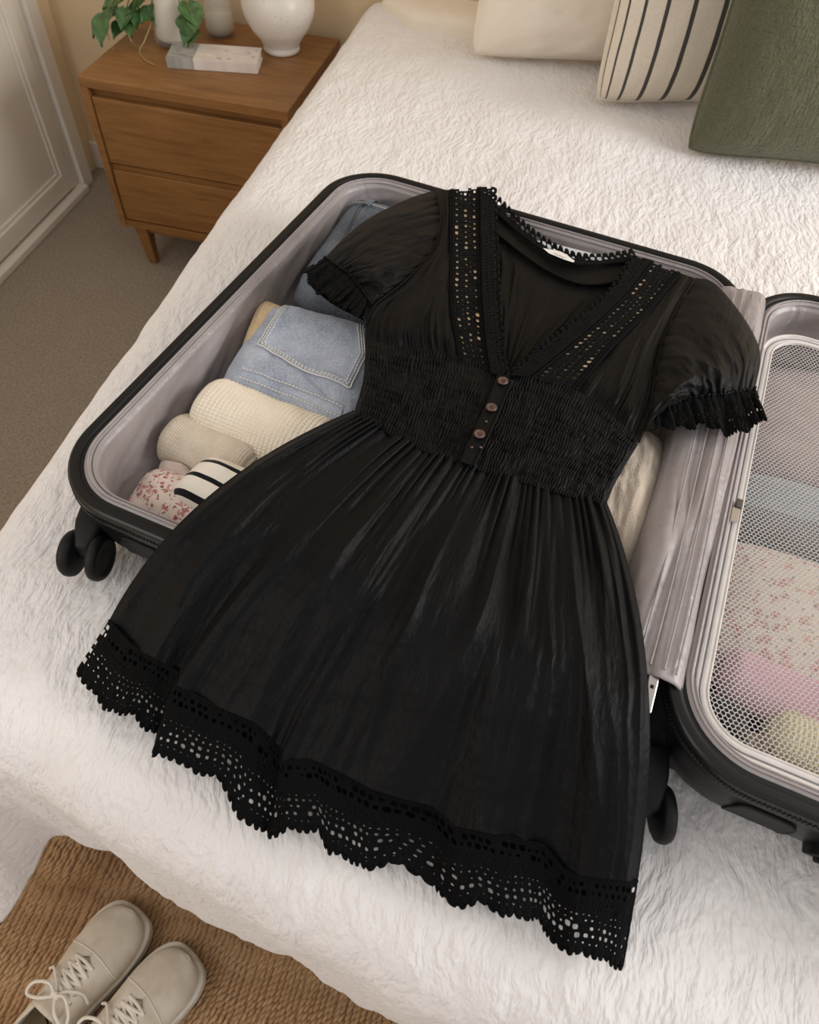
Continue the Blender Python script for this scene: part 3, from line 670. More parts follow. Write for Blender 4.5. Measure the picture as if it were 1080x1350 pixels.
for h, a0 in enumerate((0, CW+GAP)):
    prof = [(.008, RIM+.0006), (.003, RIM), (0, RIM-.003), (0, RIM-.011), (.0025, RIM-.012), (.0025, RIM-.0145), (0, RIM-.0155), (.0005, RIM-.022), (.0035, RIM-.024), (.005, RIM-.05), (.009, RIM-.072), (.018, RIM-.090), (.032, BED+.006), (.06, BED+.0035), (.2, BED+.003)]
    G = loops(a0, prof); sh_ = grid('shell', G, M['shell'], case, cu=True)
    # flat base of the shell
    b_ = rrect(a0+.2, a0+CW-.2, .2, CL-.2, .012); k = len(b_); mesh_obj('shell_base', C2W(b_[:, 0], b_[:, 1], BED+.003), [tuple(range(k))], M['shell'], sh_)
    rim = grid('rim', loops(a0, [(.003, RIM+.0002), (.008, RIM+.0008), (.0115, RIM+.0002), (.0125, RIM-.002)]), M['black_plastic'], case, cu=True)
    zt = grid('zip_tape', loops(a0, [(.0115, RIM-.0018), (.0175, RIM-.0022)]), M['zip'], case, cu=True)
    # zip teeth
    p = rrect(a0+.0045, a0+CW-.0045, .0045, CL-.0045, CR-.0045, 60, .0035); nxt = np.roll(p, -1, 0); parts = []
    p = rrect(a0+.0008, a0+CW-.0008, .0008, CL-.0008, CR-.0008, 40, .0040); nxt = np.roll(p, -1, 0)
    for q, w in zip(p, nxt):
        t_ = (w-q); t_ /= np.linalg.norm(t_)+1e-9; c = C2W(q[0], q[1], RIM-.0132); tw = C2W(q[0]+t_[0]*.001, q[1]+t_[1]*.001, RIM)-C2W(q[0], q[1], RIM); nw_ = np.array([-tw[1], tw[0], 0])
        parts.append(box_vf(c, tw*1.0, nw_*1.6, (0, 0, .0010)))
    V, F = merge(parts); o = mesh_obj('zip_teeth', V, F, M['teeth'], case, smooth=False); o['kind'] = 'stuff'
    # satin lining: piping band, gathered wall, floor
    zz = np.linspace(RIM-.004, BED+.012, 26); prof = [(.0165, RIM-.002), (.0185, RIM-.0005), (.022, RIM-.001), (.0245, RIM-.0035), (.026, RIM-.006)]
    L0 = loops(a0, prof); p0_ = rrect(a0+.028, a0+CW-.028, .028, CL-.028, CR-.028); cen = np.array([a0+CW/2, CL/2]); per = np.concatenate([[0], np.cumsum(np.linalg.norm(np.diff(p0_, axis=0), axis=1))])
    tn = np.roll(p0_, -1, 0)-np.roll(p0_, 1, 0); tn /= np.linalg.norm(tn, axis=1)[:, None]; nin = np.stack([-tn[:, 1], tn[:, 0]], -1)
    rows = []
    for i, z in enumerate(zz[1:]):
        f_ = i/(len(zz)-2); w = .0085*fbm(per*15+z*34, np.full_like(per, z*18+per*0), 40+h, 3)*math.sin(min(1, f_*3)*PI/2)+.002*fbm(per*70+z*120, z*30+per*4, 50, 2)*min(1, f_*2.5)**2
        off = .001+.006*math.sin(f_*PI)*0+w+.012*max(0, f_-.8)/.2
        q = p0_+nin*off[:, None]; rows.append(C2W(q[:, 0], q[:, 1], z))
    for d in (.06, .1, .16, .24):
        q = rrect(a0+d, a0+CW-d, d, CL-d, .02); rows.append(C2W(q[:, 0], q[:, 1], BED+.010))
    G = np.concatenate([L0, np.array(rows)]); ln = grid('lining', G, M['satin'], case, cu=True, flip=True)
    k = G.shape[1]; mesh_obj('lining_floor', G[-1], [tuple(range(k))], M['satin'], ln)
    for d, z in ((.0205, RIM+.0006), (.0255, RIM-.0025)):
        q = rrect(a0+d, a0+CW-d, d, CL-d, CR-d); tube('piping', C2W(q[:, 0], q[:, 1], z), .0011, M['satin'], ln, 6, True)
def rnoise0(x, y, sd): return 1-np.minimum(1, 2.2*np.abs(fbm(x, y, sd, 2)))
# hinge cover: satin strip folded over both inner rims
nb_ = 160; bs = np.linspace(.062, CL-.05, nb_)
prof = np.array([(.578, .628), (.580, .660), (.583, .686), (.590, .702), (.600, .709), (.610, .7075), (.617, .7065), (.628, .7085), (.640, .7075), (.648, .702), (.653, .694), (.656, .684)])
pc = crv(prof, 60); G = []
for i, b in enumerate(bs):
    w = .0042*rnoise0(np.linspace(0, 7.5, 60)+.6*b, np.full(60, b*2.6), 70)-.002+.0012*fbm(np.linspace(0, 8, 60), np.full(60, b*9), 77, 2)
    G.append(C2W(pc[:, 0]+.002*fbm(np.full(60, b*10), pc[:, 0]*40, 71), np.full(60, b), pc[:, 1]+w))
hc = grid('hinge_cover', np.array(G), M['satin'], case, thick=.0015)
for a_, z_ in ((.606, .7100), (.617, .7088), (.629, .7100), (.640, .7092)):
    tube('seam', C2W(np.full(40, a_)+.0012*np.sin(np.linspace(0, 9, 40)), np.linspace(.07, CL-.06, 40), z_), .0010, M['satin'], hc, 6)
# corner bracket of the hinge
V, F = box_vf(C2W(.6235, .048, .704), C2W(.0045, 0, 0)-C2W(0, 0, 0), C2W(0, .020, 0)-C2W(0, 0, 0), (0, 0, .0015)); br_ = mesh_obj('hinge_bracket', V, F, M['metal'], case, smooth=False); bevel(br_, .001)
mesh_obj('bolt', *box_vf(C2W(.6235, .052, .7058), C2W(.0014, 0, 0)-C2W(0, 0, 0), C2W(0, .0014, 0)-C2W(0, 0, 0), (0, 0, .0006)), M['black_plastic'], br_)
V, F = box_vf(C2W(.622, .022, .702), C2W(.0025, .002, 0)-C2W(0, 0, 0), C2W(0, .010, 0)-C2W(0, 0, 0), (0, 0, .001)); mesh_obj('hinge_tab', V, F, M['metal'], br_, smooth=False)

# net panel over the right half: frame, piping, zip pull, net
A0, A1, B0, B1, RP, ZP = .660, 2*CW+GAP-.03, .028, .628, .055, .689
def frame_loop(d, z, n=14):
    q = rrect(A0+d, A1-d, B0+d, B1-d, max(RP-d, .012), n); return C2W(q[:, 0], q[:, 1], z)
fr_ = grid('net_frame', np.array([frame_loop(-.002, ZP-.004), frame_loop(-.001, ZP+.001), frame_loop(.003, ZP+.0022), frame_loop(.006, ZP+.0005), frame_loop(.008, ZP+.0018), frame_loop(.0125, ZP+.0015), frame_loop(.0145, ZP-.001)]), M['piping'], case, cu=True)
tube('piping', frame_loop(.001, ZP+.0022), .0020, M['piping'], fr_, 8, True); tube('piping', frame_loop(.0132, ZP+.0012), .0013, M['piping'], fr_, 8, True)
tube('zip_line', frame_loop(.0063, ZP+.001), .0009, M['grey_band'], fr_, 6, True)
w_ = grid('net_skirt', np.array([frame_loop(-.002, ZP-.004), frame_loop(-.004, BED+.03)]), M['satin'], case, cu=True, flip=True)
zc = P(966, 660, ZP+.008); _, zb2 = W2C(zc[0], zc[1]); za = .668
zp = mesh_obj('zip_slider', *box_vf(C2W(za, zb2, ZP+.0060), C2W(.0035, 0, 0)-C2W(0, 0, 0), C2W(0, .006, 0)-C2W(0, 0, 0), (0, 0, .0026)), M['gunmetal'], case, smooth=False); bevel(zp, .001)
bevel(mesh_obj('zip_tab', *box_vf(C2W(za-.002, zb2-.017, ZP+.0065), C2W(.004, 0, 0)-C2W(0, 0, 0), C2W(0, .010, 0)-C2W(0, 0, 0), (0, 0, .0008)), M['metal'], zp, smooth=False), .0006)
def sag(a, b):      # the net lies over what is packed below it
    e = np.minimum(np.minimum(a-A0, A1-a), np.minimum(b-B0, B1-b))
    return ZP-.004*sstep(0, .06, e)+.0035*fbm(a*14, b*14, 90, 2)*sstep(0, .05, e)
cell = .0054; dxh = cell*math.sqrt(3)/2; seg = []
na_ = int((A1-A0)/dxh)+2; nbb = int((B1-B0)/(cell*.75))+2
R_ = cell/2
cs_ = []
for j in range(nbb):
    for i in range(na_):
        cs_.append((A0+i*dxh+(j % 2)*dxh/2, B0+j*cell*.75))
cs_ = np.array(cs_)
angs = [PI/2, PI/2+PI/3, PI/2+2*PI/3, PI/2+PI]
segs = []
for k in range(3):
    s_ = cs_+R_*np.array([math.cos(angs[k]), math.sin(angs[k])]); e_ = cs_+R_*np.array([math.cos(angs[k+1]), math.sin(angs[k+1])]); segs.append(np.stack([s_, e_], 1))
segs = np.concatenate(segs)
mid = segs.mean(1); rad = RP-.012
def inside(p):
    a, b = p[:, 0], p[:, 1]; da = np.maximum(np.maximum(A0+RP-a, a-(A1-RP)), 0); db = np.maximum(np.maximum(B0+RP-b, b-(B1-RP)), 0)
    return np.hypot(da, db) < rad
segs = segs[inside(mid)]
wob = lambda p: p+.0007*np.stack([fbm(p[:, 0]*60, p[:, 1]*60, 95, 2), fbm(p[:, 0]*60, p[:, 1]*60, 97, 2)], -1)
S_, E_ = wob(segs[:, 0]), wob(segs[:, 1]); Sw = C2W(S_[:, 0], S_[:, 1], sag(S_[:, 0], S_[:, 1])); Ew = C2W(E_[:, 0], E_[:, 1], sag(E_[:, 0], E_[:, 1]))
d_ = Ew-Sw; d_ /= np.linalg.norm(d_, axis=1)[:, None]; nn = np.cross(d_, np.array([0, 0, 1.])); nn /= np.linalg.norm(nn, axis=1)[:, None]; hw_ = .00044; up_ = np.array([0, 0, 1.])
vs = np.stack([Sw-nn*hw_, Sw+up_*hw_, Sw+nn*hw_, Ew-nn*hw_, Ew+up_*hw_, Ew+nn*hw_], 1); m_ = len(vs); base = np.arange(m_)[:, None]*6
F = np.concatenate([base+np.array([[0, 3, 4, 1]]), base+np.array([[1, 4, 5, 2]])])
net = mesh_obj('net', vs.reshape(-1, 3), F, M['net'], case); net['kind'] = 'stuff'

# wheels: twin spinner wheels on a fork, and the shell recess near them
def wheel_set(a, b, turn):
    z = BED+.034; c = C2W(a, b, z)
    fk = thing  # (parts only)
    def L2(u, v, w): return C2W(a+u*math.cos(turn)-v*math.sin(turn), b+u*math.sin(turn)+v*math.cos(turn), z+w)
    def lp(pts): return np.array([L2(*p) for p in pts])
    # housing: tapered block from the shell to the axle
    V = lp([(-.018, .05, -.016), (.018, .05, -.016), (.018, .05, .026), (-.018, .05, .026), (-.0085, -.006, -.014), (.0085, -.006, -.014), (.0085, -.006, .014), (-.0085, -.006, .014), (-.015, .022, -.018), (.015, .022, -.018), (.015, .022, .024), (-.015, .022, .024)])
    F = [(0, 1, 2, 3), (4, 7, 6, 5), (8, 9, 1, 0), (9, 10, 2, 1), (10, 11, 3, 2), (11, 8, 0, 3), (4, 5, 9, 8), (5, 6, 10, 9), (6, 7, 11, 10), (7, 4, 8, 11)]
    hs = mesh_obj('wheel_housing', V, F, M['black_plastic'], case); bevel(hs, .005, 3)
    for s_ in (-1, 1):
        t_ = np.linspace(0, 2*PI, 36, endpoint=False); prof = [(.0, .0085), (.021, .0085), (.0245, .0105), (.0255, .014), (.0255, .017), (.0235, .0205), (.019, .0215), (.0175, .0200), (.008, .0195), (0, .020)]
        G = np.array([[L2(s_*x_, r_*math.cos(q)-.002, r_*math.sin(q)-.006) for q in t_] for r_, x_ in prof])
        grid('wheel', G, M['rubber'], case, cu=True, flip=(s_ > 0))
wheel_set(.052, -.012, .25)
wheel_set(.660, -.020, .30)
# reinforced corner panels and the recessed foot on the near end of the shell
def end_patch(name, a0, a1, z0, z1, off, mt, r=.012, parent=None):
    """rounded plate on the near end wall of the shell (case space b ~ 0)"""
    n = 10; pts = []
    for (cx_, cz_, t0) in ((a1-r, z1-r, 0), (a0+r, z1-r, PI/2), (a0+r, z0+r, PI), (a1-r, z0+r, 1.5*PI)):
        for q in np.linspace(0, PI/2, n): pts.append((cx_+r*math.cos(t0+q), cz_+r*math.sin(t0+q)))
    p = np.array(pts)
    def wall(z): return np.interp(z, [BED+.006, RIM-.09, RIM-.072, RIM-.05, RIM-.024], [.032, .018, .009, .005, .0035])
    V = np.vstack([C2W(p[:, 0], wall(p[:, 1])-off, p[:, 1]), C2W(p[:, 0], wall(p[:, 1])+.004, p[:, 1])]); k = len(p)
    F = [tuple(range(k))]+[(i, i+k, (i+1) % k+k, (i+1) % k) for i in range(k)]
    o = mesh_obj(name, V, F, mt, parent or case, smooth=False); return bevel(o, .0015)
pl = end_patch('corner_guard', .722, .775, BED+.018, RIM-.034, .0025, M['black_plastic'], .016)
pl = end_patch('side_foot', .795, .875, BED+.016, RIM-.052, .010, M['rubber'], .014)
end_patch('foot_inset', .803, .850, BED+.022, RIM-.058, .0135, M['black_plastic'], .010, pl)
pl = end_patch('corner_guard', .092, .150, BED+.018, RIM-.034, .0025, M['black_plastic'], .016)

# ================================================================== packed clothes
FLOOR = BED+.012
def folded(name, label, cat, px, ztop, mt, zbot=FLOOR, p=7., q=2.6, layers=0, disp=None, n=(90, 90), lay=.004, group=None, part='body', slope=(0, 0), jit=.35, grow=1.03):
    """a folded garment: px = outline corners (far-left, far-right, near-right, near-left) as pixels of its top face"""
    nu, nv = n; s = np.sin(np.linspace(-1, 1, nu)*PI/2); t_ = np.sin(np.linspace(-1, 1, nv)*PI/2); U_, V_ = np.meshgrid(s, t_)
    C = [np.array(P(x, y, ztop+(slope[0]*(i in (1, 2))+slope[1]*(i in (2, 3))))) for i, (x, y) in enumerate(px)]
    u, v = (U_+1)/2, (V_+1)/2
    base = ((1-u)*(1-v))[..., None]*C[0]+(u*(1-v))[..., None]*C[1]+(u*v)[..., None]*C[2]+((1-u)*v)[..., None]*C[3]
    prof = ((1-np.abs(U_)**p)*(1-np.abs(V_)**p))**(1/q)
    cen = sum(C)/4; top = base[..., 2]
    # walls stand under the outline, corners rounded
    ue = np.clip(U_/.94, -1, 1); ve = np.clip(V_/.94, -1, 1); uu, vv = (ue+1)/2, (ve+1)/2
    flat_ = ((1-uu)*(1-vv))[..., None]*C[0]+(uu*(1-vv))[..., None]*C[1]+(uu*vv)[..., None]*C[2]+((1-uu)*vv)[..., None]*C[3]
    rr = grow*(1-.055*(np.abs(ue*ve)**4))
    xy = cen[:2]+(flat_[..., :2]-cen[:2])*rr[..., None]
    hh = (top-zbot)*prof
    if layers:
        out = 1+lay*np.abs(np.sin(PI*layers*np.clip(prof, 0, 1)))/np.linalg.norm(C[0]-C[1])*2*(1-prof)
        xy = cen[:2]+(xy-cen[:2])*out[..., None]
    z = zbot+hh+jit*.006*fbm(u*3+len(label), v*3, 11)*prof+.0012*jit*fbm(u*12, v*9, 12)*prof
    if disp is not None: z = z+disp(u, v)*prof
    G = np.stack([xy[..., 0], xy[..., 1], z], -1)
    root = thing(name, label, cat, (cen[0], cen[1], zbot), 0, group)
    uv = np.stack([u, v], -1); o = grid(part, G, mt, root, uv=uv)
    # underside
    ed = np.concatenate([G[0], G[1:, -1], G[-1, ::-1][1:], G[::-1, 0][1:-1]]); mesh_obj('underside', ed, [tuple(range(len(ed)))[::-1]], mt, root)
    def at(uu, vv, dz=0):
        """point on the top surface"""
        U0, V0 = (s+1)/2, (t_+1)/2; fi = np.interp(uu, U0, np.arange(nu)); fj = np.interp(vv, V0, np.arange(nv)); i = min(int(fi), nu-2); j = min(int(fj), nv-2); a_, b_ = fi-i, fj-j
        g = (G[j, i]*(1-a_)+G[j, i+1]*a_)*(1-b_)+(G[j+1, i]*(1-a_)+G[j+1, i+1]*a_)*b_; g = g.copy(); g[2] += dz; return g
    return root, o, at
def stitch_row(root, at, uv_pts, mt, name='stitching', r=.0007, dash=.0032, gap=.0016, dz=.0009):
    pts = np.array([at(u, v, dz) for u, v in uv_pts]); o = crv(pts, 400); L = np.linalg.norm(np.diff(o, axis=0), axis=1).sum(); k = int(L/(dash+gap)); parts = []
    o = crv(pts, k*4+1)
    for i in range(k): parts.append(tube_vf(o[i*4:i*4+4], r, 5))
    if not parts: return
    V, F = merge(parts); return mesh_obj(name, V, F, mt, root)
def line(a, b, n=16): return [(a[0]+(b[0]-a[0])*k/(n-1), a[1]+(b[1]-a[1])*k/(n-1)) for k in range(n)]

folded('folded_sheet', 'folded white sheet lying flat between the wall and the pillows', 'sheet', [(500, -14), (660, -4), (650, 30), (548, 14)], .628, M['linen_white'], zbot=BED-.010, n=(50, 40), p=4, jit=.6)
# beige wool blanket lying under the dress bodice, carries it
folded('folded_blanket', 'folded beige wool blanket packed under the black dress', 'blanket', [(535, 300), (860, 385), (800, 620), (505, 540)], .690, M['beige_wool'], layers=3, jit=.2)
folded('folded_blanket', 'folded taupe blanket packed at the wheel end under the skirt', 'blanket', [(470, 590), (800, 690), (790, 930), (330, 740)], .686, M['taupe'], layers=3, jit=.2)
# pale blue cotton shirt by the neckline
folded('folded_shirt', 'pale blue shirt edge behind the dress neckline', 'shirt', [(690, 306), (840, 344), (835, 372), (690, 345)], .704, M['pale_blue'], zbot=.66, jit=.1, n=(40, 24))
# dark grey-blue jeans, waistband to the far end
rt, o, at = folded('folded_jeans', 'grey-blue jeans folded in the far corner under the puff sleeve', 'jeans', [(466, 250), (600, 285), (540, 425), (384, 366)], .680, M['denim_dark'], layers=3, disp=lambda u, v: .004*np.exp(-((u-.22-.05*v)/.035)**2)+.003*fbm(u*5, v*3, 3))
for du in (.165, .185): tube('side_seam', crv([at(du+.09*v, v, .0016) for v in np.linspace(.10, .92, 14)], 40), .0011, M['denim_dark'], rt, 6)
wb = grid('waistband', np.array([[at(u, v, .0035*math.sin(PI*(v-.015)/.15)**.5 if .015 < v < .165 else .0005) for u in np.linspace(.05, .95, 40)] for v in np.linspace(.015, .165, 10)]), M['denim_dark'], rt)
stitch_row(wb, at, line((.06, .152), (.94, .152)), M['thread'], dz=.0042)
bl_ = grid('belt_loop', np.array([[at(u, v, .0065) for u in np.linspace(.20, .27, 4)] for v in np.linspace(.03, .20, 8)]), M['denim_dark'], rt)
# tan knit behind the light jeans
def knit_rows(n_u, n_v, amp=.0016):
    def f(u, v):
        a = u*n_u; b = v*n_v
        return amp*(np.abs(np.sin(PI*a))**.7*.8+.5*np.abs(np.sin(PI*(b+.35*np.abs(((a % 1)-.5)*2)))))
    return f
folded('folded_sweater', 'tan ribbed sweater standing out behind the light jeans', 'sweater', [(340, 372), (392, 392), (372, 500), (300, 470)], .676, M['knit_tan'], disp=knit_rows(9, 14, .0012), n=(120, 120), p=3.2, q=2.2)
# light blue jeans with back pocket
rt, o, at = folded('folded_jeans', 'faded light blue jeans folded with back pocket on top', 'jeans', [(356, 384), (516, 424), (468, 556), (284, 492)], .688, M['denim_light'], layers=3, lay=.010, disp=lambda u, v: .003*fbm(u*4, v*4, 5)+.002*fbm(u*13, v*5, 6), p=6, q=2.6, slope=(.003, -.010))
def inv_at(px, py, z=.688):
    """surface parameters whose pixel is nearest"""
    best = None
    for i in range(0, 61):
        for j in range(0, 61):
            g = at(i/60, j/60); d = g-np.array([0, 0, CH]); zz = d@_F; x = 540+FPX*(d@_R)/zz; y = 675-FPX*(d@_U)/zz
            e = (x-px)**2+(y-py)**2
            if best is None or e < best[0]: best = (e, i/60, j/60)
    return best[1], best[2]
pk = [inv_at(*q) for q in ((376, 386), (486, 412), (482, 470), (462, 514), (399, 488), (341, 455))]
poly = pk; c_ = (sum(p[0] for p in poly)/6, sum(p[1] for p in poly)/6)
# pocket panel: raised patch with its own thickness
TL_, TR_, R1_, BR_, BT_, BL_ = poly
tp = crv([TL_, TR_], 40); bt_ = crv([BL_, ((BL_[0]+BT_[0])/2, (BL_[1]+BT_[1])/2), BT_, ((BT_[0]+BR_[0])/2, (BT_[1]+BR_[1])/2), BR_], 40); lf_ = crv([TL_, BL_], 40); rg_ = crv([TR_, R1_, BR_], 40)
pg = coons([tuple(q) for q in tp[::13]], [tuple(q) for q in bt_[::3]], [TL_, BL_], [TR_, R1_, BR_], 40, 40)
ring_ = [];
for (a_, b_) in zip(poly, poly[1:]+poly[:1]): ring_ += line(a_, b_, 10)[:-1]
pu, pv = np.meshgrid(np.linspace(0, 1, 40), np.linspace(0, 1, 40)); ed_ = np.minimum(np.minimum(pu, 1-pu), np.minimum(pv, 1-pv))
lift_ = .0032*sstep(0, .03, ed_)-.0012*sstep(.05, .09, ed_)+.0014*fbm(pu*5, pv*4, 15)*sstep(.1, .3, ed_)
pocket = grid('back_pocket', np.array([[at(pg[j_, i_, 0], pg[j_, i_, 1], lift_[j_, i_]) for i_ in range(40)] for j_ in range(40)]), M['denim_light'], rt)
for k in (.955, .90):
    for (a_, b_) in zip(poly[1:], poly[2:]+poly[:1]):
        f2 = lambda q: (c_[0]+(q[0]-c_[0])*k, c_[1]+(q[1]-c_[1])*k)
        stitch_row(pocket, at, line(f2(a_), f2(b_), 20), M['thread'], dz=.0032, r=.0010)
tube('pocket_edge', crv([at(c_[0]+(u-c_[0])*1.005, c_[1]+(v-c_[1])*1.005, .0022) for u, v in ring_[9:]+ring_[:1]], 120), .0012, M['thread'], pocket, 6)
# lower seam with double stitching
q0, q1 = inv_at(320, 494), inv_at(450, 546)
sm = line(q0, q1, 20); band = np.array([[at(u, v+dv, .0022 if abs(dv) < .03 else .0006) for u, v in sm] for dv in (-.045, -.03, -.012, .012, .03, .045)])
bd = grid('seam_band', band, M['denim_light'], rt)
for dv in (-.028, .028): stitch_row(bd, at, [(u, v+dv) for u, v in sm], M['thread'], dz=.0032, r=.0010)
q0, q1 = inv_at(397, 490), inv_at(432, 530); tube('crease_seam', crv([at(u, v, .0008) for u, v in line(q0, q1, 8)], 20), .0008, M['denim_light'], rt, 6)

# rolled knits
def roll(name, label, cat, pa, pb, rad, mt, zc, disp=None, n=(150, 110), flat=.85, ends=True, group=None, spiral=True, taper=.0):
    """a rolled-up garment lying along the line between two pixels (its axis at height zc)"""
    a, b = np.array(P(*pa, zc)), np.array(P(*pb, zc)); ax = b-a; L = np.linalg.norm(ax); ax /= L; side = np.cross(ax, [0, 0, 1.]); side /= np.linalg.norm(side); up = np.cross(side, ax)
    nl, nc = n; s = np.linspace(0, 1, nl); t_ = np.linspace(0, 2*PI, nc, endpoint=False); S, T = np.meshgrid(s, t_, indexing='ij')
    e = np.clip(np.minimum(S, 1-S)*L/(rad*.45), 0, 1); endp = np.sqrt(np.clip(1-(1-e)**2, 0, 1))*.38+.62
    R = rad*endp*(1-taper*S)+.002*fbm(S*4, np.cos(T)*1.5+3, 21)
    if disp is not None: R = R+disp(S, T/(2*PI))*endp
    G = a+ax*(S*L)[..., None]+side*(R*np.cos(T))[..., None]+up*(R*np.sin(T)*flat)[..., None]
    root = thing(name, label, cat, (*( (a+b)/2)[:2], zc-rad*flat), 0, group)
    o = grid('body', G, mt, root, cu=True, uv=np.stack([S, T/(2*PI)], -1))
    if ends:
        for k, sg in ((0, -1), (-1, 1)):
            c = a if k == 0 else b; rr = np.linspace(1, .03, 14); ring = G[k]
            Gs = np.array([c+(ring-c)*q+ax*sg*(.004*(1-abs(2*((q*3) % 1)-1)) if spiral else .006*(1-q)) for q in rr]); grid('rolled_end', Gs, mt, root, cu=True, flip=(k == 0))
    return root, G
def rib(nr, amp, nst=0, samp=0):
    return lambda S, T: amp*np.abs(np.sin(PI*S*nr))**.8+(samp*np.abs(np.sin(PI*(T*nst+.5*np.abs(((S*nr) % 1)*2-1)))) if nst else 0)
roll('rolled_sweater', 'thick cream knit sweater rolled up below the light jeans', 'sweater', (270, 538), (432, 602), .043, M['knit'], .640, rib(30, .0013, 60, .0019), n=(300, 230))
roll('rolled_sweater', 'smaller oatmeal knit roll beside the thick cream roll', 'sweater', (226, 575), (330, 622), .033, M['knit_grey'], .634, rib(34, .0013, 40, .0008), n=(240, 150))
# striped tee and floral blouse
rt, o, at = folded('folded_tee', 'white tee with navy stripes folded beside the floral blouse', 'tee', [(270, 578), (404, 636), (350, 716), (210, 634)], .680, M['tee'], layers=2, p=4, q=2.2, jit=.5, slope=(0, -.004))
rt, o, at = folded('folded_blouse', 'pink floral blouse folded in the near corner of the suitcase', 'blouse', [(198, 596), (300, 630), (330, 740), (142, 664)], .656, M['floral'], layers=2, p=3.4, q=2.0, jit=1.0)
folded('folded_skirt', 'dusty pink folded cloth peeping out behind the floral blouse', 'clothing', [(206, 594), (250, 606), (262, 634), (198, 622)], .650, M['floral_plain'], p=3, q=2., n=(40, 40))
# cream plush by the hinge
folded('folded_throw', 'cream plush throw packed against the hinge cover', 'throw', [(800, 520), (902, 550), (848, 752), (760, 704)], .696, M['plush'], p=3.4, q=2.2, jit=1.2, disp=lambda u, v: .0025*fbm(u*9, v*9, 31))

# ---- right half, under the net
folded('folded_jersey', 'mauve-grey jersey top under the net at the far end', 'top', [(1004, 452), (1420, 556), (1460, 760), (972, 590)], .671, M['mauve_knit'], layers=2, p=4, jit=1.2, disp=lambda u, v: .004*fbm(u*3, v*5, 33))
rt, o, at = folded('folded_sweater', 'blue-grey knit sweater with grey hem band under the net', 'sweater', [(978, 596), (1440, 740), (1460, 870), (962, 672)], .672, M['blue_knit'], layers=2, p=4, disp=knit_rows(90, 26, .0008), n=(300, 110))
grid('hem_band', np.array([[at(u, v, .002) for u in np.linspace(.03, .97, 40)] for v in np.linspace(.70, .96, 10)]), M['grey_band'], rt)
folded('folded_blouse', 'cream blouse with pink sprigs under the net', 'blouse', [(960, 680), (1470, 866), (1520, 1090), (930, 846)], .673, M['floral_big'], layers=2, p=4, jit=.8)
roll('rolled_tee', 'pale pink jersey rolled up under the net', 'tee', (952, 886), (1480, 1110), .029, M['pink'], .646, n=(90, 60), spiral=True)
folded('folded_jersey', 'charcoal jersey top in the near corner under the net', 'top', [(874, 878), (1000, 930), (994, 1020), (876, 966)], .668, M['charcoal'], p=6, jit=1.5)
folded('folded_jersey', 'taupe jersey top wedged between charcoal top and yellow roll', 'top', [(975, 945), (1035, 965), (1020, 1030), (962, 1000)], .660, M['taupe'], p=3, jit=1.5)
roll('rolled_sweater', 'pale yellow ribbed sweater rolled up under the net', 'sweater', (1012, 972), (1430, 1160), .032, M['yellow_knit'], .646, rib(58, .0022), n=(600, 60))

# ================================================================== the dress
dress = thing('black_dress', 'black puff-sleeve dress with lace hem laid over the open suitcase', 'dress', C2W(.36, .25, .7))
ZD = .716
def zbase(x, y):
    a, b = W2C(x, y)
    return BED+.007+(ZD-BED-.007)*sstep(-.15, .04, b)
def toW(px, dz=0., zfix=None):
    """pixels (.., 2) -> world on the draped base surface, lifted by dz"""
    z = np.full(px.shape[:-1], ZD) if zfix is None else np.broadcast_to(zfix, px.shape[:-1])*1.0
    if zfix is None:
        for _ in range(12):
            w = P(px[..., 0], px[..., 1], z); z = .5*z+.5*(zbase(w[..., 0], w[..., 1])+dz)
    else: z = z+dz
    return P(px[..., 0], px[..., 1], z)

# ---- skirt stations: u, lace-top pixel, hem pixel, lift at the hem
ST = np.array([
 (.00, 144, 818, 99, 886, .000), (.035, 158, 834, 119, 909, .002), (.07, 173, 849, 138, 934, .004), (.10, 190, 860, 155, 941, .005), (.13, 205, 868, 173, 941, .004), (.165, 222, 877, 191, 961, .002), (.19, 235, 886, 207, 970, .000),
 (.215, 233, 903, 200, 996, .016), (.25, 256, 916, 230, 1001, .015), (.28, 278, 927, 256, 1019, .012), (.31, 305, 939, 282, 1022, .012), (.34, 332, 950, 301, 1046, .009), (.365, 346, 960, 311, 1078, .008), (.385, 358, 972, 332, 1086, .006), (.42, 372, 987, 356, 1104, .001),
 (.45, 373, 1003, 379, 1094, .013), (.50, 418, 1003, 420, 1097, .012), (.53, 436, 1012, 433, 1124, .010), (.56, 455, 1021, 458, 1132, .008), (.60, 490, 1040, 482, 1147, .008), (.63, 530, 1053, 518, 1137, .006), (.66, 569, 1062, 572, 1166, .003), (.685, 588, 1076, 583, 1185, .004),
 (.70, 600, 1089, 604, 1196, .010), (.73, 625, 1094, 635, 1191, .012), (.76, 652, 1100, 665, 1208, .012), (.80, 690, 1108, 700, 1211, .008), (.83, 716, 1114, 712, 1214, .004), (.865, 744, 1146, 724, 1240, .003), (.895, 762, 1154, 752, 1257, .010), (.935, 797, 1158, 787, 1262, .010), (.97, 822, 1161, 806, 1271, .006), (1., 841, 1162, 821, 1280, .001)])
WAIST = crv([(466, 547), (484, 553), (520, 577), (557, 594), (608, 612), (654, 627), (701, 640), (756, 656), (799, 665)], 400)
def smooth1(a, k):
    if k < 1: return a
    ker = np.exp(-np.linspace(-2, 2, 2*k+1)**2); ker /= ker.sum(); return np.convolve(np.pad(a, k, mode='edge'), ker, 'valid')
def stations(u, k=0):
    f = lambda c: np.interp(u, ST[:, 0], ST[:, c])
    return np.stack([f(1), f(2)], -1), np.stack([f(3), f(4)], -1), f(5)
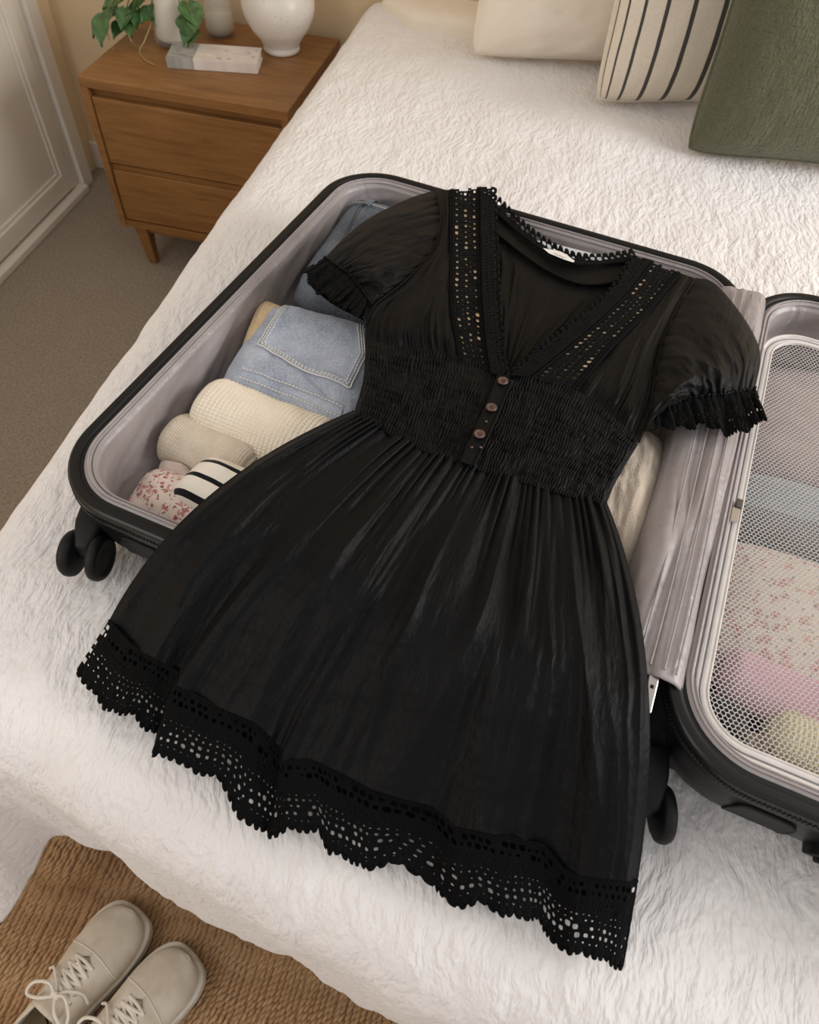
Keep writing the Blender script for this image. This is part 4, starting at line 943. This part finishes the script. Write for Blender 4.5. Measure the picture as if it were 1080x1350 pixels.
def skirt_px(u, v):
    """u (n,), v (m,) -> pixels (m, n, 2), lift (m, n); v 0 waist .. 1 lace top"""
    lt, hm, dz = stations(u); s = np.linspace(0, 1, 400); wa = np.stack([np.interp(u, s, WAIST[:, 0]), np.interp(u, s, WAIST[:, 1])-6], -1)
    straight = (wa+lt)/2
    off = np.stack([np.interp(u, [0, .12, .35, .6, .85, 1], [-34, -24, -12, 0, 16, 34]), np.interp(u, [0, .12, .35, .6, .85, 1], [-22, -14, -6, 0, 4, -20])], -1)
    V = v[:, None, None]; ctrl = straight+2*off
    px = (1-V)**2*wa+2*V*(1-V)*ctrl+V**2*lt
    return px, dz[None, :]*1.25*v[:, None]**1.1
NU, NV = 560, 300
u = np.linspace(0, 1, NU); v = np.linspace(0, 1, NV); px, lift = skirt_px(u, v); U_, V_ = np.meshgrid(u, v)
def rnoise(x, y, sd, o=2):     # crests: 1 on the ridge lines, falling off on both sides
    return 1-np.minimum(1, 2.2*np.abs(fbm(x, y, sd, o)))
def folds(U_, V_):
    warp = .016*fbm(U_*5, V_*2.0, 61)
    x2 = U_+warp
    g1 = ridge(U_*36+2.2*fbm(U_*8, V_*.5, 62)); ln_ = .34+.20*noise(U_*23, U_*0, 66)
    a1 = .0072*np.clip(1-V_/ln_, 0, 1)**.9*(.75+.35*noise(U_*31, V_*0+2, 67))
    g2 = rnoise(x2*8.5, V_*.55+3, 63); a2 = .0140*sstep(0, .35, V_)
    g3 = rnoise(x2*19, V_*1.1, 64); a3 = .0062*sstep(.02, .22, V_)*(.55+.45*noise(U_*6, V_*4, 68))
    g4 = fbm(x2*40, V_*5.0, 65, 3); a4 = .0020*sstep(.05, .4, V_)
    cr = fbm(U_*9+V_*6, V_*11-U_*4, 69, 3)*.0024*sstep(.2, .6, V_)
    return a1*g1+a2*(g2-.35)+a3*(g3-.3)+a4*g4+cr
edge = np.minimum(U_, 1-U_); eT = sstep(0, .03, edge)
h = folds(U_, V_)*(.25+.75*eT)-.006*(1-sstep(0, .02, edge))
W = toW(px, lift+.002+h*.9)
skirt = grid('skirt', W, M['black'], dress)
# the back of the skirt, a flat layer under the front one, ends within the lace
v2 = np.linspace(0, 1, 60); u2 = np.linspace(.012, .988, 140); pxb, lb = skirt_px(u2, v2); lt, hm, dz = stations(u2)
ext = np.linspace(0, .46, 14)[1:, None, None]; pxb = np.concatenate([pxb, lt[None]*(1-ext)+hm[None]*ext]); lb = np.concatenate([lb*.3, np.repeat(dz[None]*.25, 13, 0)])
backs = grid('skirt_back', toW(pxb, lb*.2-.0055), M['black_back'], dress)

# ---- lace from cells with real openings
def lace(name, S, rows, mt, parent, seg=3, thick=.0011, jitter=.12, seed=1, edge_amp=.35, closed=0., mod=0.):
    """S(u, v) -> world; rows: (v0, v1, columns, opening 0..1, stagger, scalloped edge?)"""
    rs = np.random.RandomState(seed); Vs = []; Fs = []; k0 = 0
    side = np.linspace(-1, 1, seg+1)[:-1]
    out = np.concatenate([np.stack([side, -np.ones(seg)], -1), np.stack([np.ones(seg), side], -1), np.stack([-side, np.ones(seg)], -1), np.stack([-np.ones(seg), -side], -1)]); nk = len(out)
    ang = np.arctan2(out[:, 1], out[:, 0]); circ = np.stack([np.cos(ang), np.sin(ang)], -1)
    for (v0, v1, nc, op, stg, scal) in rows:
        i = np.arange(nc); cu = (i+.5+stg)/nc; hu = .5/nc; cv_, hv = (v0+v1)/2, (v1-v0)/2
        ou = cu[:, None]+hu*out[None, :, 0]; ov = np.broadcast_to(cv_+hv*out[None, :, 1], ou.shape).copy()
        if scal:
            far = out[:, 1] > .99; ov[:, far] = v1+hv*edge_amp*2*(np.sqrt(np.clip(1-out[far, 0]**2, 0, 1))-.5)[None, :]
        ou = np.clip(ou, 0, 1)
        if op > 0:
            o_ = op*np.clip(1+jitter*rs.randn(nc, 1), .35, 1.5)*(1+mod*fbm(cu*14, np.full(nc, v0*6), seed)[:, None])*np.where(rs.rand(nc, 1) < closed, .12, 1); o_ = np.clip(o_, .03, .84); jx = jitter*.35*rs.randn(nc, 1); jy = jitter*.35*rs.randn(nc, 1); sq = .35
            shp = circ*(1-sq)+out/np.maximum(np.abs(out).max(1, keepdims=True), 1e-6)*sq*.86
            iu = np.clip(cu[:, None]+hu*(shp[None, :, 0]*o_+jx), 0, 1); iv = cv_+hv*(shp[None, :, 1]*o_+jy)
        else: iu = np.repeat(np.clip(cu, 0, 1)[:, None], nk, 1); iv = np.full_like(iu, cv_)
        allu = np.concatenate([ou, iu], 1); allv = np.concatenate([ov, iv], 1); pts = S(allu.ravel(), allv.ravel()); Vs.append(pts)
        j = np.arange(nk); f = np.stack([j, (j+1) % nk, nk+(j+1) % nk, nk+j], -1); Fs.append((k0+i[:, None, None]*2*nk+f[None]).reshape(-1, 4)); k0 += nc*2*nk
    o = mesh_obj(name, np.vstack(Vs), np.vstack(Fs), mt, parent)
    if thick: s_ = o.modifiers.new('thickness', 'SOLIDIFY'); s_.thickness = thick; s_.offset = 0
    return o
def S_hem(u, v):
    lt, hm, dz = stations(u); vs_ = v*(1+.055*(np.abs(np.sin(u*PI*22))**.7-.5)*sstep(.6, 1, v)); px = lt*(1-vs_[:, None])+hm*vs_[:, None]
    edge_ = np.minimum(u, 1-u)
    dzz = dz+.0045+.0035*fbm(u*46, v*2+4, 81, 2)*(.3+v*.7)-.003*(1-sstep(0, .02, edge_))-.002*v
    return toW(px, np.maximum(dzz, .0008))
rows = [(-.02, .05, 110, 0, 0, 0), (.05, .155, 86, .66, 0, 0), (.155, .26, 86, .62, .5, 0), (.26, .30, 110, 0, 0, 0), (.30, .375, 100, .26, .0, 0), (.375, .45, 104, .20, .5, 0), (.45, .52, 104, .26, 0, 0),
        (.52, .605, 92, .34, .5, 0), (.605, .70, 84, .43, 0, 0), (.70, .80, 82, .46, .5, 0), (.80, .885, 96, .18, 0, 0), (.885, .985, 80, 0, 0, 1)]
lace('lace_hem', S_hem, rows, M['lace'], dress, seg=4, jitter=.26, closed=.10, mod=.4, edge_amp=.6)
tube('hem_seam', S_hem(np.linspace(0, 1, 300), np.full(300, .0))+np.array([0, 0, .001]), .0011, M['lace'], dress, 6)

# ---- smocked waist
top = [(482, 448), (530, 456), (580, 463), (630, 476), (665, 494), (700, 496), (740, 506), (790, 532), (846, 578)]
NUs, NVs = 620, 150
pxs = coons(top, [tuple(p) for p in WAIST[::40]]+[tuple(WAIST[-1])], [(482, 448), (479, 500), (466, 547)], [(846, 578), (815, 630), (799, 665)], NUs, NVs); U_, V_ = np.meshgrid(np.linspace(0, 1, NUs), np.linspace(0, 1, NVs))
rowp = V_*12+.6*fbm(U_*6, V_*3, 101); puck = ridge(U_*92+.5*fbm(U_*16, V_*5, 102)+.7*V_+.55*noise(U_*26, np.floor(rowp)*7.31, 105))
h = .0036*puck*(.35+.65*np.abs(np.sin(PI*rowp))**.5)*(.65+.5*fbm(U_*16, V_*7, 104))+.0022*fbm(U_*44, V_*7, 103)
h = h*(.3+.7*sstep(0, .02, np.minimum(U_, 1-U_)))-.004*(1-sstep(0, .02, np.minimum(U_, 1-U_)))
smock = grid('smocked_waist', toW(pxs, .004+h), M['black'], dress)

# ---- bodice fronts
def panel(name, top, bot, left, right, nu, nv, fn, mt, dz=.003, parent=dress):
    px = coons(top, bot, left, right, nu, nv); U_, V_ = np.meshgrid(np.linspace(0, 1, nu), np.linspace(0, 1, nv))
    return grid(name, toW(px, dz+fn(U_, V_)), mt, parent)
def gath(seed, skew):
    def f(U_, V_):
        e = sstep(0, .06, np.minimum(U_, 1-U_)); w = U_+.03*fbm(U_*3, V_*3, seed)
        low = sstep(.58+.12*noise(U_*9, V_*0, seed+5), 1.0, V_)
        return (.0036*rnoise(w*15, V_*1.1, seed+1)*low+.0028*ridge(w*17+2*fbm(U_*7, V_, seed+4))*low**2+.0045*fbm(U_*2.4+skew*V_, V_*1.6, seed+2)+.0030*rnoise(U_*4+skew*V_*2, V_*1.4, seed+3)*sstep(0, .3, V_))*(.3+.7*e)*(1-.65*sstep(.86, 1, V_))+.007*np.sin(PI*np.clip(U_, 0, 1))*np.sin(PI*np.clip(V_, 0, 1))-.002*sstep(.9, 1, V_)
    return f
armL = [(575, 250), (581, 291), (569, 332), (531, 373), (496, 401), (483, 427), (482, 452)]
lineL1 = [(594, 250), (594, 310), (594, 380), (598, 430), (606, 474)]      # outer edge of the left eyelet band
lineL2 = [(634, 247), (635, 310), (637, 390), (642, 450), (648, 492)]      # its inner edge
VL = [(650, 247), (653, 330), (656, 400), (661, 455), (667, 500)]          # neckline, left
panel('bodice_front', [(575, 250), (594, 248)], [(482, 456), (530, 468), (570, 474), (606, 482)], armL, lineL1, 160, 160, gath(111, .8), M['black'])
armR = [(917, 367), (893, 405), (869, 465), (856, 539), (843, 583)]
lineR1 = [(897, 360), (855, 410), (805, 460), (760, 515)]
lineR2 = [(857, 343), (822, 388), (770, 437), (694, 497)]
VR = [(838, 339), (805, 388), (763, 423), (721, 455), (671, 497)]
panel('bodice_front', [(897, 360), (917, 367)], [(752, 520), (790, 545), (843, 586)], lineR1, armR, 160, 160, gath(121, -.8), M['black'])
# eyelet bands; beige layer added close beneath so the openings look lit
def band_S(A, B, dz, seed, amp=.001):
    a, b = crv(A, 200), crv(B, 200)
    def S(u, v):
        s_ = np.linspace(0, 1, 200); pa = np.stack([np.interp(u, s_, a[:, k]) for k in (0, 1)], -1); pb = np.stack([np.interp(u, s_, b[:, k]) for k in (0, 1)], -1)
        px = pa*(1-v[:, None])+pb*v[:, None]; return toW(px, dz+amp*fbm(u*12, v*2, seed)+.004*np.sin(PI*np.clip(u, 0, 1)))
    return S
for A, B, sd in ((lineL1, lineL2, 131), (lineR1, lineR2, 141)):
    S = band_S(A, B, .0052, sd)
    rows = [(-.04, .05, 40, 0, 0, 0), (.05, .13, 40, .10, 0, 0), (.13, .29, 30, .45, 0, 0), (.29, .42, 38, .24, .5, 0), (.42, .58, 33, .42, .5, 0), (.58, .69, 40, .26, 0, 0), (.69, .86, 30, .46, .25, 0), (.86, .92, 40, .12, 0, 0), (.92, 1.06, 40, 0, 0, 0)]
    yk = lace('eyelet_band', S, rows, M['lace'], dress, seg=2, jitter=.28, seed=sd, thick=.0006, closed=.12, mod=.35)
    uu, vv = np.meshgrid(np.linspace(.05, .88, 60), np.linspace(.12, .88, 8)); S2 = band_S(A, B, .0041, sd)
    grid('added_eyelet_backing', S2(uu.ravel(), vv.ravel()).reshape(8, 60, 3), M['nude'], yk)
    for vv_ in (.02, .08, .90, .97): tube('corded_tuck', S(np.linspace(0, 1, 80), np.full(80, vv_))+np.array([0, 0, .0008]), .0011, M['lace'], yk, 6)
# crochet edging along the neckline
def edging(name, A, B, dz, cols, seed, rows=None):
    S = band_S(A, B, dz, seed, .0015)
    return lace(name, S, rows or [(-.03, .12, cols, .1, 0, 0), (.12, .40, cols, .34, 0, 0), (.40, .66, cols, .36, .5, 0), (.66, .95, cols//2, .42, 0, 1)], M['lace'], dress, seg=6, jitter=.25, seed=seed, thick=.0018, edge_amp=.8, closed=.1)
edging('neck_edging', lineL2, [(x+4, y) for x, y in VL], .0085, 56, 151)
edging('neck_edging', lineR2, [(x-5, y-3) for x, y in VR], .0085, 56, 152)
# ---- inside of the back
backtop = [(651, 276), (686, 306), (717, 328), (756, 345), (798, 345), (840, 341)]
pxk = coons(backtop, [(664, 498), (672, 499)], [(651, 276), (654, 340), (658, 420), (664, 498)], [(840, 341), (800, 395), (730, 453), (672, 499)], 140, 120); U_, V_ = np.meshgrid(np.linspace(0, 1, 140), np.linspace(0, 1, 120))
hk = -.008+(.0028*rnoise(U_*7, V_*.8, 161)+.002*fbm(U_*12, V_*3, 162))*sstep(.12, .3, V_)
grid('bodice_back', toW(pxk, hk), M['black_back'], dress)
bt2 = [(x+1, y+24) for x, y in backtop]
pxy = coons(backtop, [(654, 306), (688, 333), (722, 356), (760, 372), (790, 374), (812, 370)], [(651, 276), (654, 306)], [(840, 341), (812, 370)], 80, 14)
by = grid('back_yoke', toW(pxy, -.0015), M['black_back'], dress)
tube('yoke_seam', toW(crv([(654, 307), (688, 334), (722, 357), (760, 373), (790, 375), (812, 371)], 60), -.0012), .0009, M['lace'], by, 6)
edging('back_neck_edging', [(x, y+3) for x, y in backtop], [(656, 262), (692, 296), (722, 318), (757, 335), (796, 337), (836, 331)], .0015, 36, 155, [(0, .35, 36, .15, 0, 0), (.35, 1., 24, .62, 0, 1)])
lab = grid('brand_label', toW(coons([(716, 327), (740, 332), (758, 344)], [(724, 334), (744, 342), (756, 346)], [(716, 327), (724, 334)], [(758, 344), (756, 346)], 16, 6), .011), M['label'], dress)
for k in range(5): tube('label_mark', toW(np.array([[731+k*3.2, 333.6+k*1.3], [732.6+k*3.2, 334.6+k*1.3+(k % 2)]]), .0118), .00035, M['grey_band'], lab, 5)

# ---- puff sleeves
def sleeve(top, bot, seam, cuff, cuff_out, seed, ng, puff, cuffcols, nd=0.):
    nu, nv = 150, 150     # u from the armhole seam to the cuff, v across
    px = coons(top, bot, seam, cuff, nu, nv); U_, V_ = np.meshgrid(np.linspace(0, 1, nu), np.linspace(0, 1, nv))
    env = np.sin(PI*np.clip(U_, 0, 1))**.7*np.sin(PI*np.clip(V_, .0, 1))**.6
    g1 = ridge(V_*ng+1.4*fbm(U_*2, V_*5, seed)); e = sstep(0, .05, np.minimum(V_, 1-V_))
    amp = .0055*np.clip(1-U_*2.6, 0, 1)+.0075*np.clip((U_-.50)/.50, 0, 1)
    h = puff*env+amp*g1*e*(.5+.5*noise(V_*15, U_*0, seed+6)*0+.3*noise(V_*17, V_*0, seed+7))+.0065*rnoise(V_*4.2+U_*1.2, U_*1.3, seed+1)*env+.0035*fbm(U_*3.5, V_*13, seed+2)*env
    o = grid('sleeve', toW(px, .002+h+nd), M['black_sheer'], dress)
    # gathered lace frill below the cuff line
    A, B = crv(cuff, 200), crv(cuff_out, 200)
    def S(u, v):
        s_ = np.linspace(0, 1, 200); pa = np.stack([np.interp(u, s_, A[:, k]) for k in (0, 1)], -1); pb = np.stack([np.interp(u, s_, B[:, k]) for k in (0, 1)], -1)
        fl = np.sin(u*2*PI*8+3*np.sin(u*9))*(.7+.5*np.sin(u*23)); px = pa*(1-v[:, None])+pb*v[:, None]; px = px+np.stack([v*3.4*fl, v*3.0*np.sin(u*2*PI*6+1)], -1)
        return toW(px, .006+nd+v*(.006*fl+.004)+.002*fbm(u*60, v*3, seed+4, 2))
    fr = lace('sleeve_frill', S, [(-.03, .10, cuffcols, 0, 0, 0), (.10, .34, cuffcols, .10, 0, 0), (.34, .56, cuffcols, .20, .5, 0), (.56, .78, cuffcols, .40, 0, 0), (.78, 1.0, cuffcols, .22, 0, 1)], M['lace'], dress, seg=5, jitter=.2, seed=seed, thick=.0016, edge_amp=.45)
    q = np.linspace(0, 1, 160); tube('cuff_gather', S(q, np.full(160, .0))+np.array([0, 0, .001])*(1+np.sin(q*170))[:, None], .0017, M['black'], fr, 6)
    return o
sleeve([(577, 250), (540, 262), (490, 286), (456, 312), (428, 340)], [(484, 424), (487, 415), (492, 404)], armL[:6], [(428, 340), (446, 352), (466, 368), (492, 404)],
       [(402, 353), (410, 372), (432, 391), (458, 408), (484, 421)], 171, 11, .012, 46, -.004)
# the sleeve opening seen past the frill: the far side of the cuff
grid('sleeve_inside', toW(coons([(404, 356), (416, 362), (440, 372)], [(412, 380), (440, 402), (482, 424)], [(404, 356), (406, 368), (412, 380)], [(440, 372), (465, 395), (482, 424)], 30, 20), -.010), M['black_back'], dress)
sleeve([(917, 366), (940, 372), (967, 400), (992, 437), (1003, 470), (996, 512)], [(846, 578), (852, 566), (864, 548)], [(917, 366), (893, 405), (869, 465), (856, 539), (846, 578)], [(996, 512), (960, 519), (920, 523), (890, 531), (864, 548)],
       [(1010, 548), (985, 566), (958, 571), (935, 560), (905, 563), (880, 563), (862, 566)], 181, 12, .020, 54)
# seams at the armholes
for A in (armL[:6], armR): tube('armhole_seam', toW(crv(A, 60), .0055), .0011, M['black'], dress, 6)

# ---- button placket
pxp = coons([(656, 494), (677, 502)], [(606, 608), (627, 615)], [(656, 494), (634, 548), (606, 608)], [(677, 502), (654, 556), (627, 615)], 14, 70); U_, V_ = np.meshgrid(np.linspace(-1, 1, 14), np.linspace(0, 1, 70))
pk_ = grid('button_placket', toW(pxp, .0105-.002*U_**4+.0008*fbm(V_*14, U_*2, 191)), M['black'], dress)
tube('placket_seam', toW(crv([(674, 503), (651, 557), (624, 614)], 60), .0108), .0009, M['lace'], pk_, 6)
for bx, by_ in ((663, 503), (648, 538), (632, 573)):
    c = toW(np.array([[bx, by_]], float), .0125)[0]; b_ = lathe('button', [(0, .0014), (.0030, .0013), (.0040, .0020), (.0052, .0025), (.0060, .0018), (.0061, .0006), (.0050, 0), (0, 0)], c, M['button'], dress, 28)
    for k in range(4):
        t_ = PI/4+k*PI/2; lathe('button_hole_shade', [(0, .00165), (.0007, .0016), (.0007, .0012)], (c[0]+.0015*math.cos(t_), c[1]+.0015*math.sin(t_), c[2]), M['button_hole_shade'], b_, 8)  # black dots at the stitched points, painting in the shade of the holes
for bx, by_ in ((622, 590), (634, 590), (641, 556)):
    c = toW(np.array([[bx, by_]], float), .0120)[0]; lathe('thread_knot', [(0, .0016), (.0012, .0012), (.0017, .0003), (.0012, 0)], c, M['button'], pk_, 10)
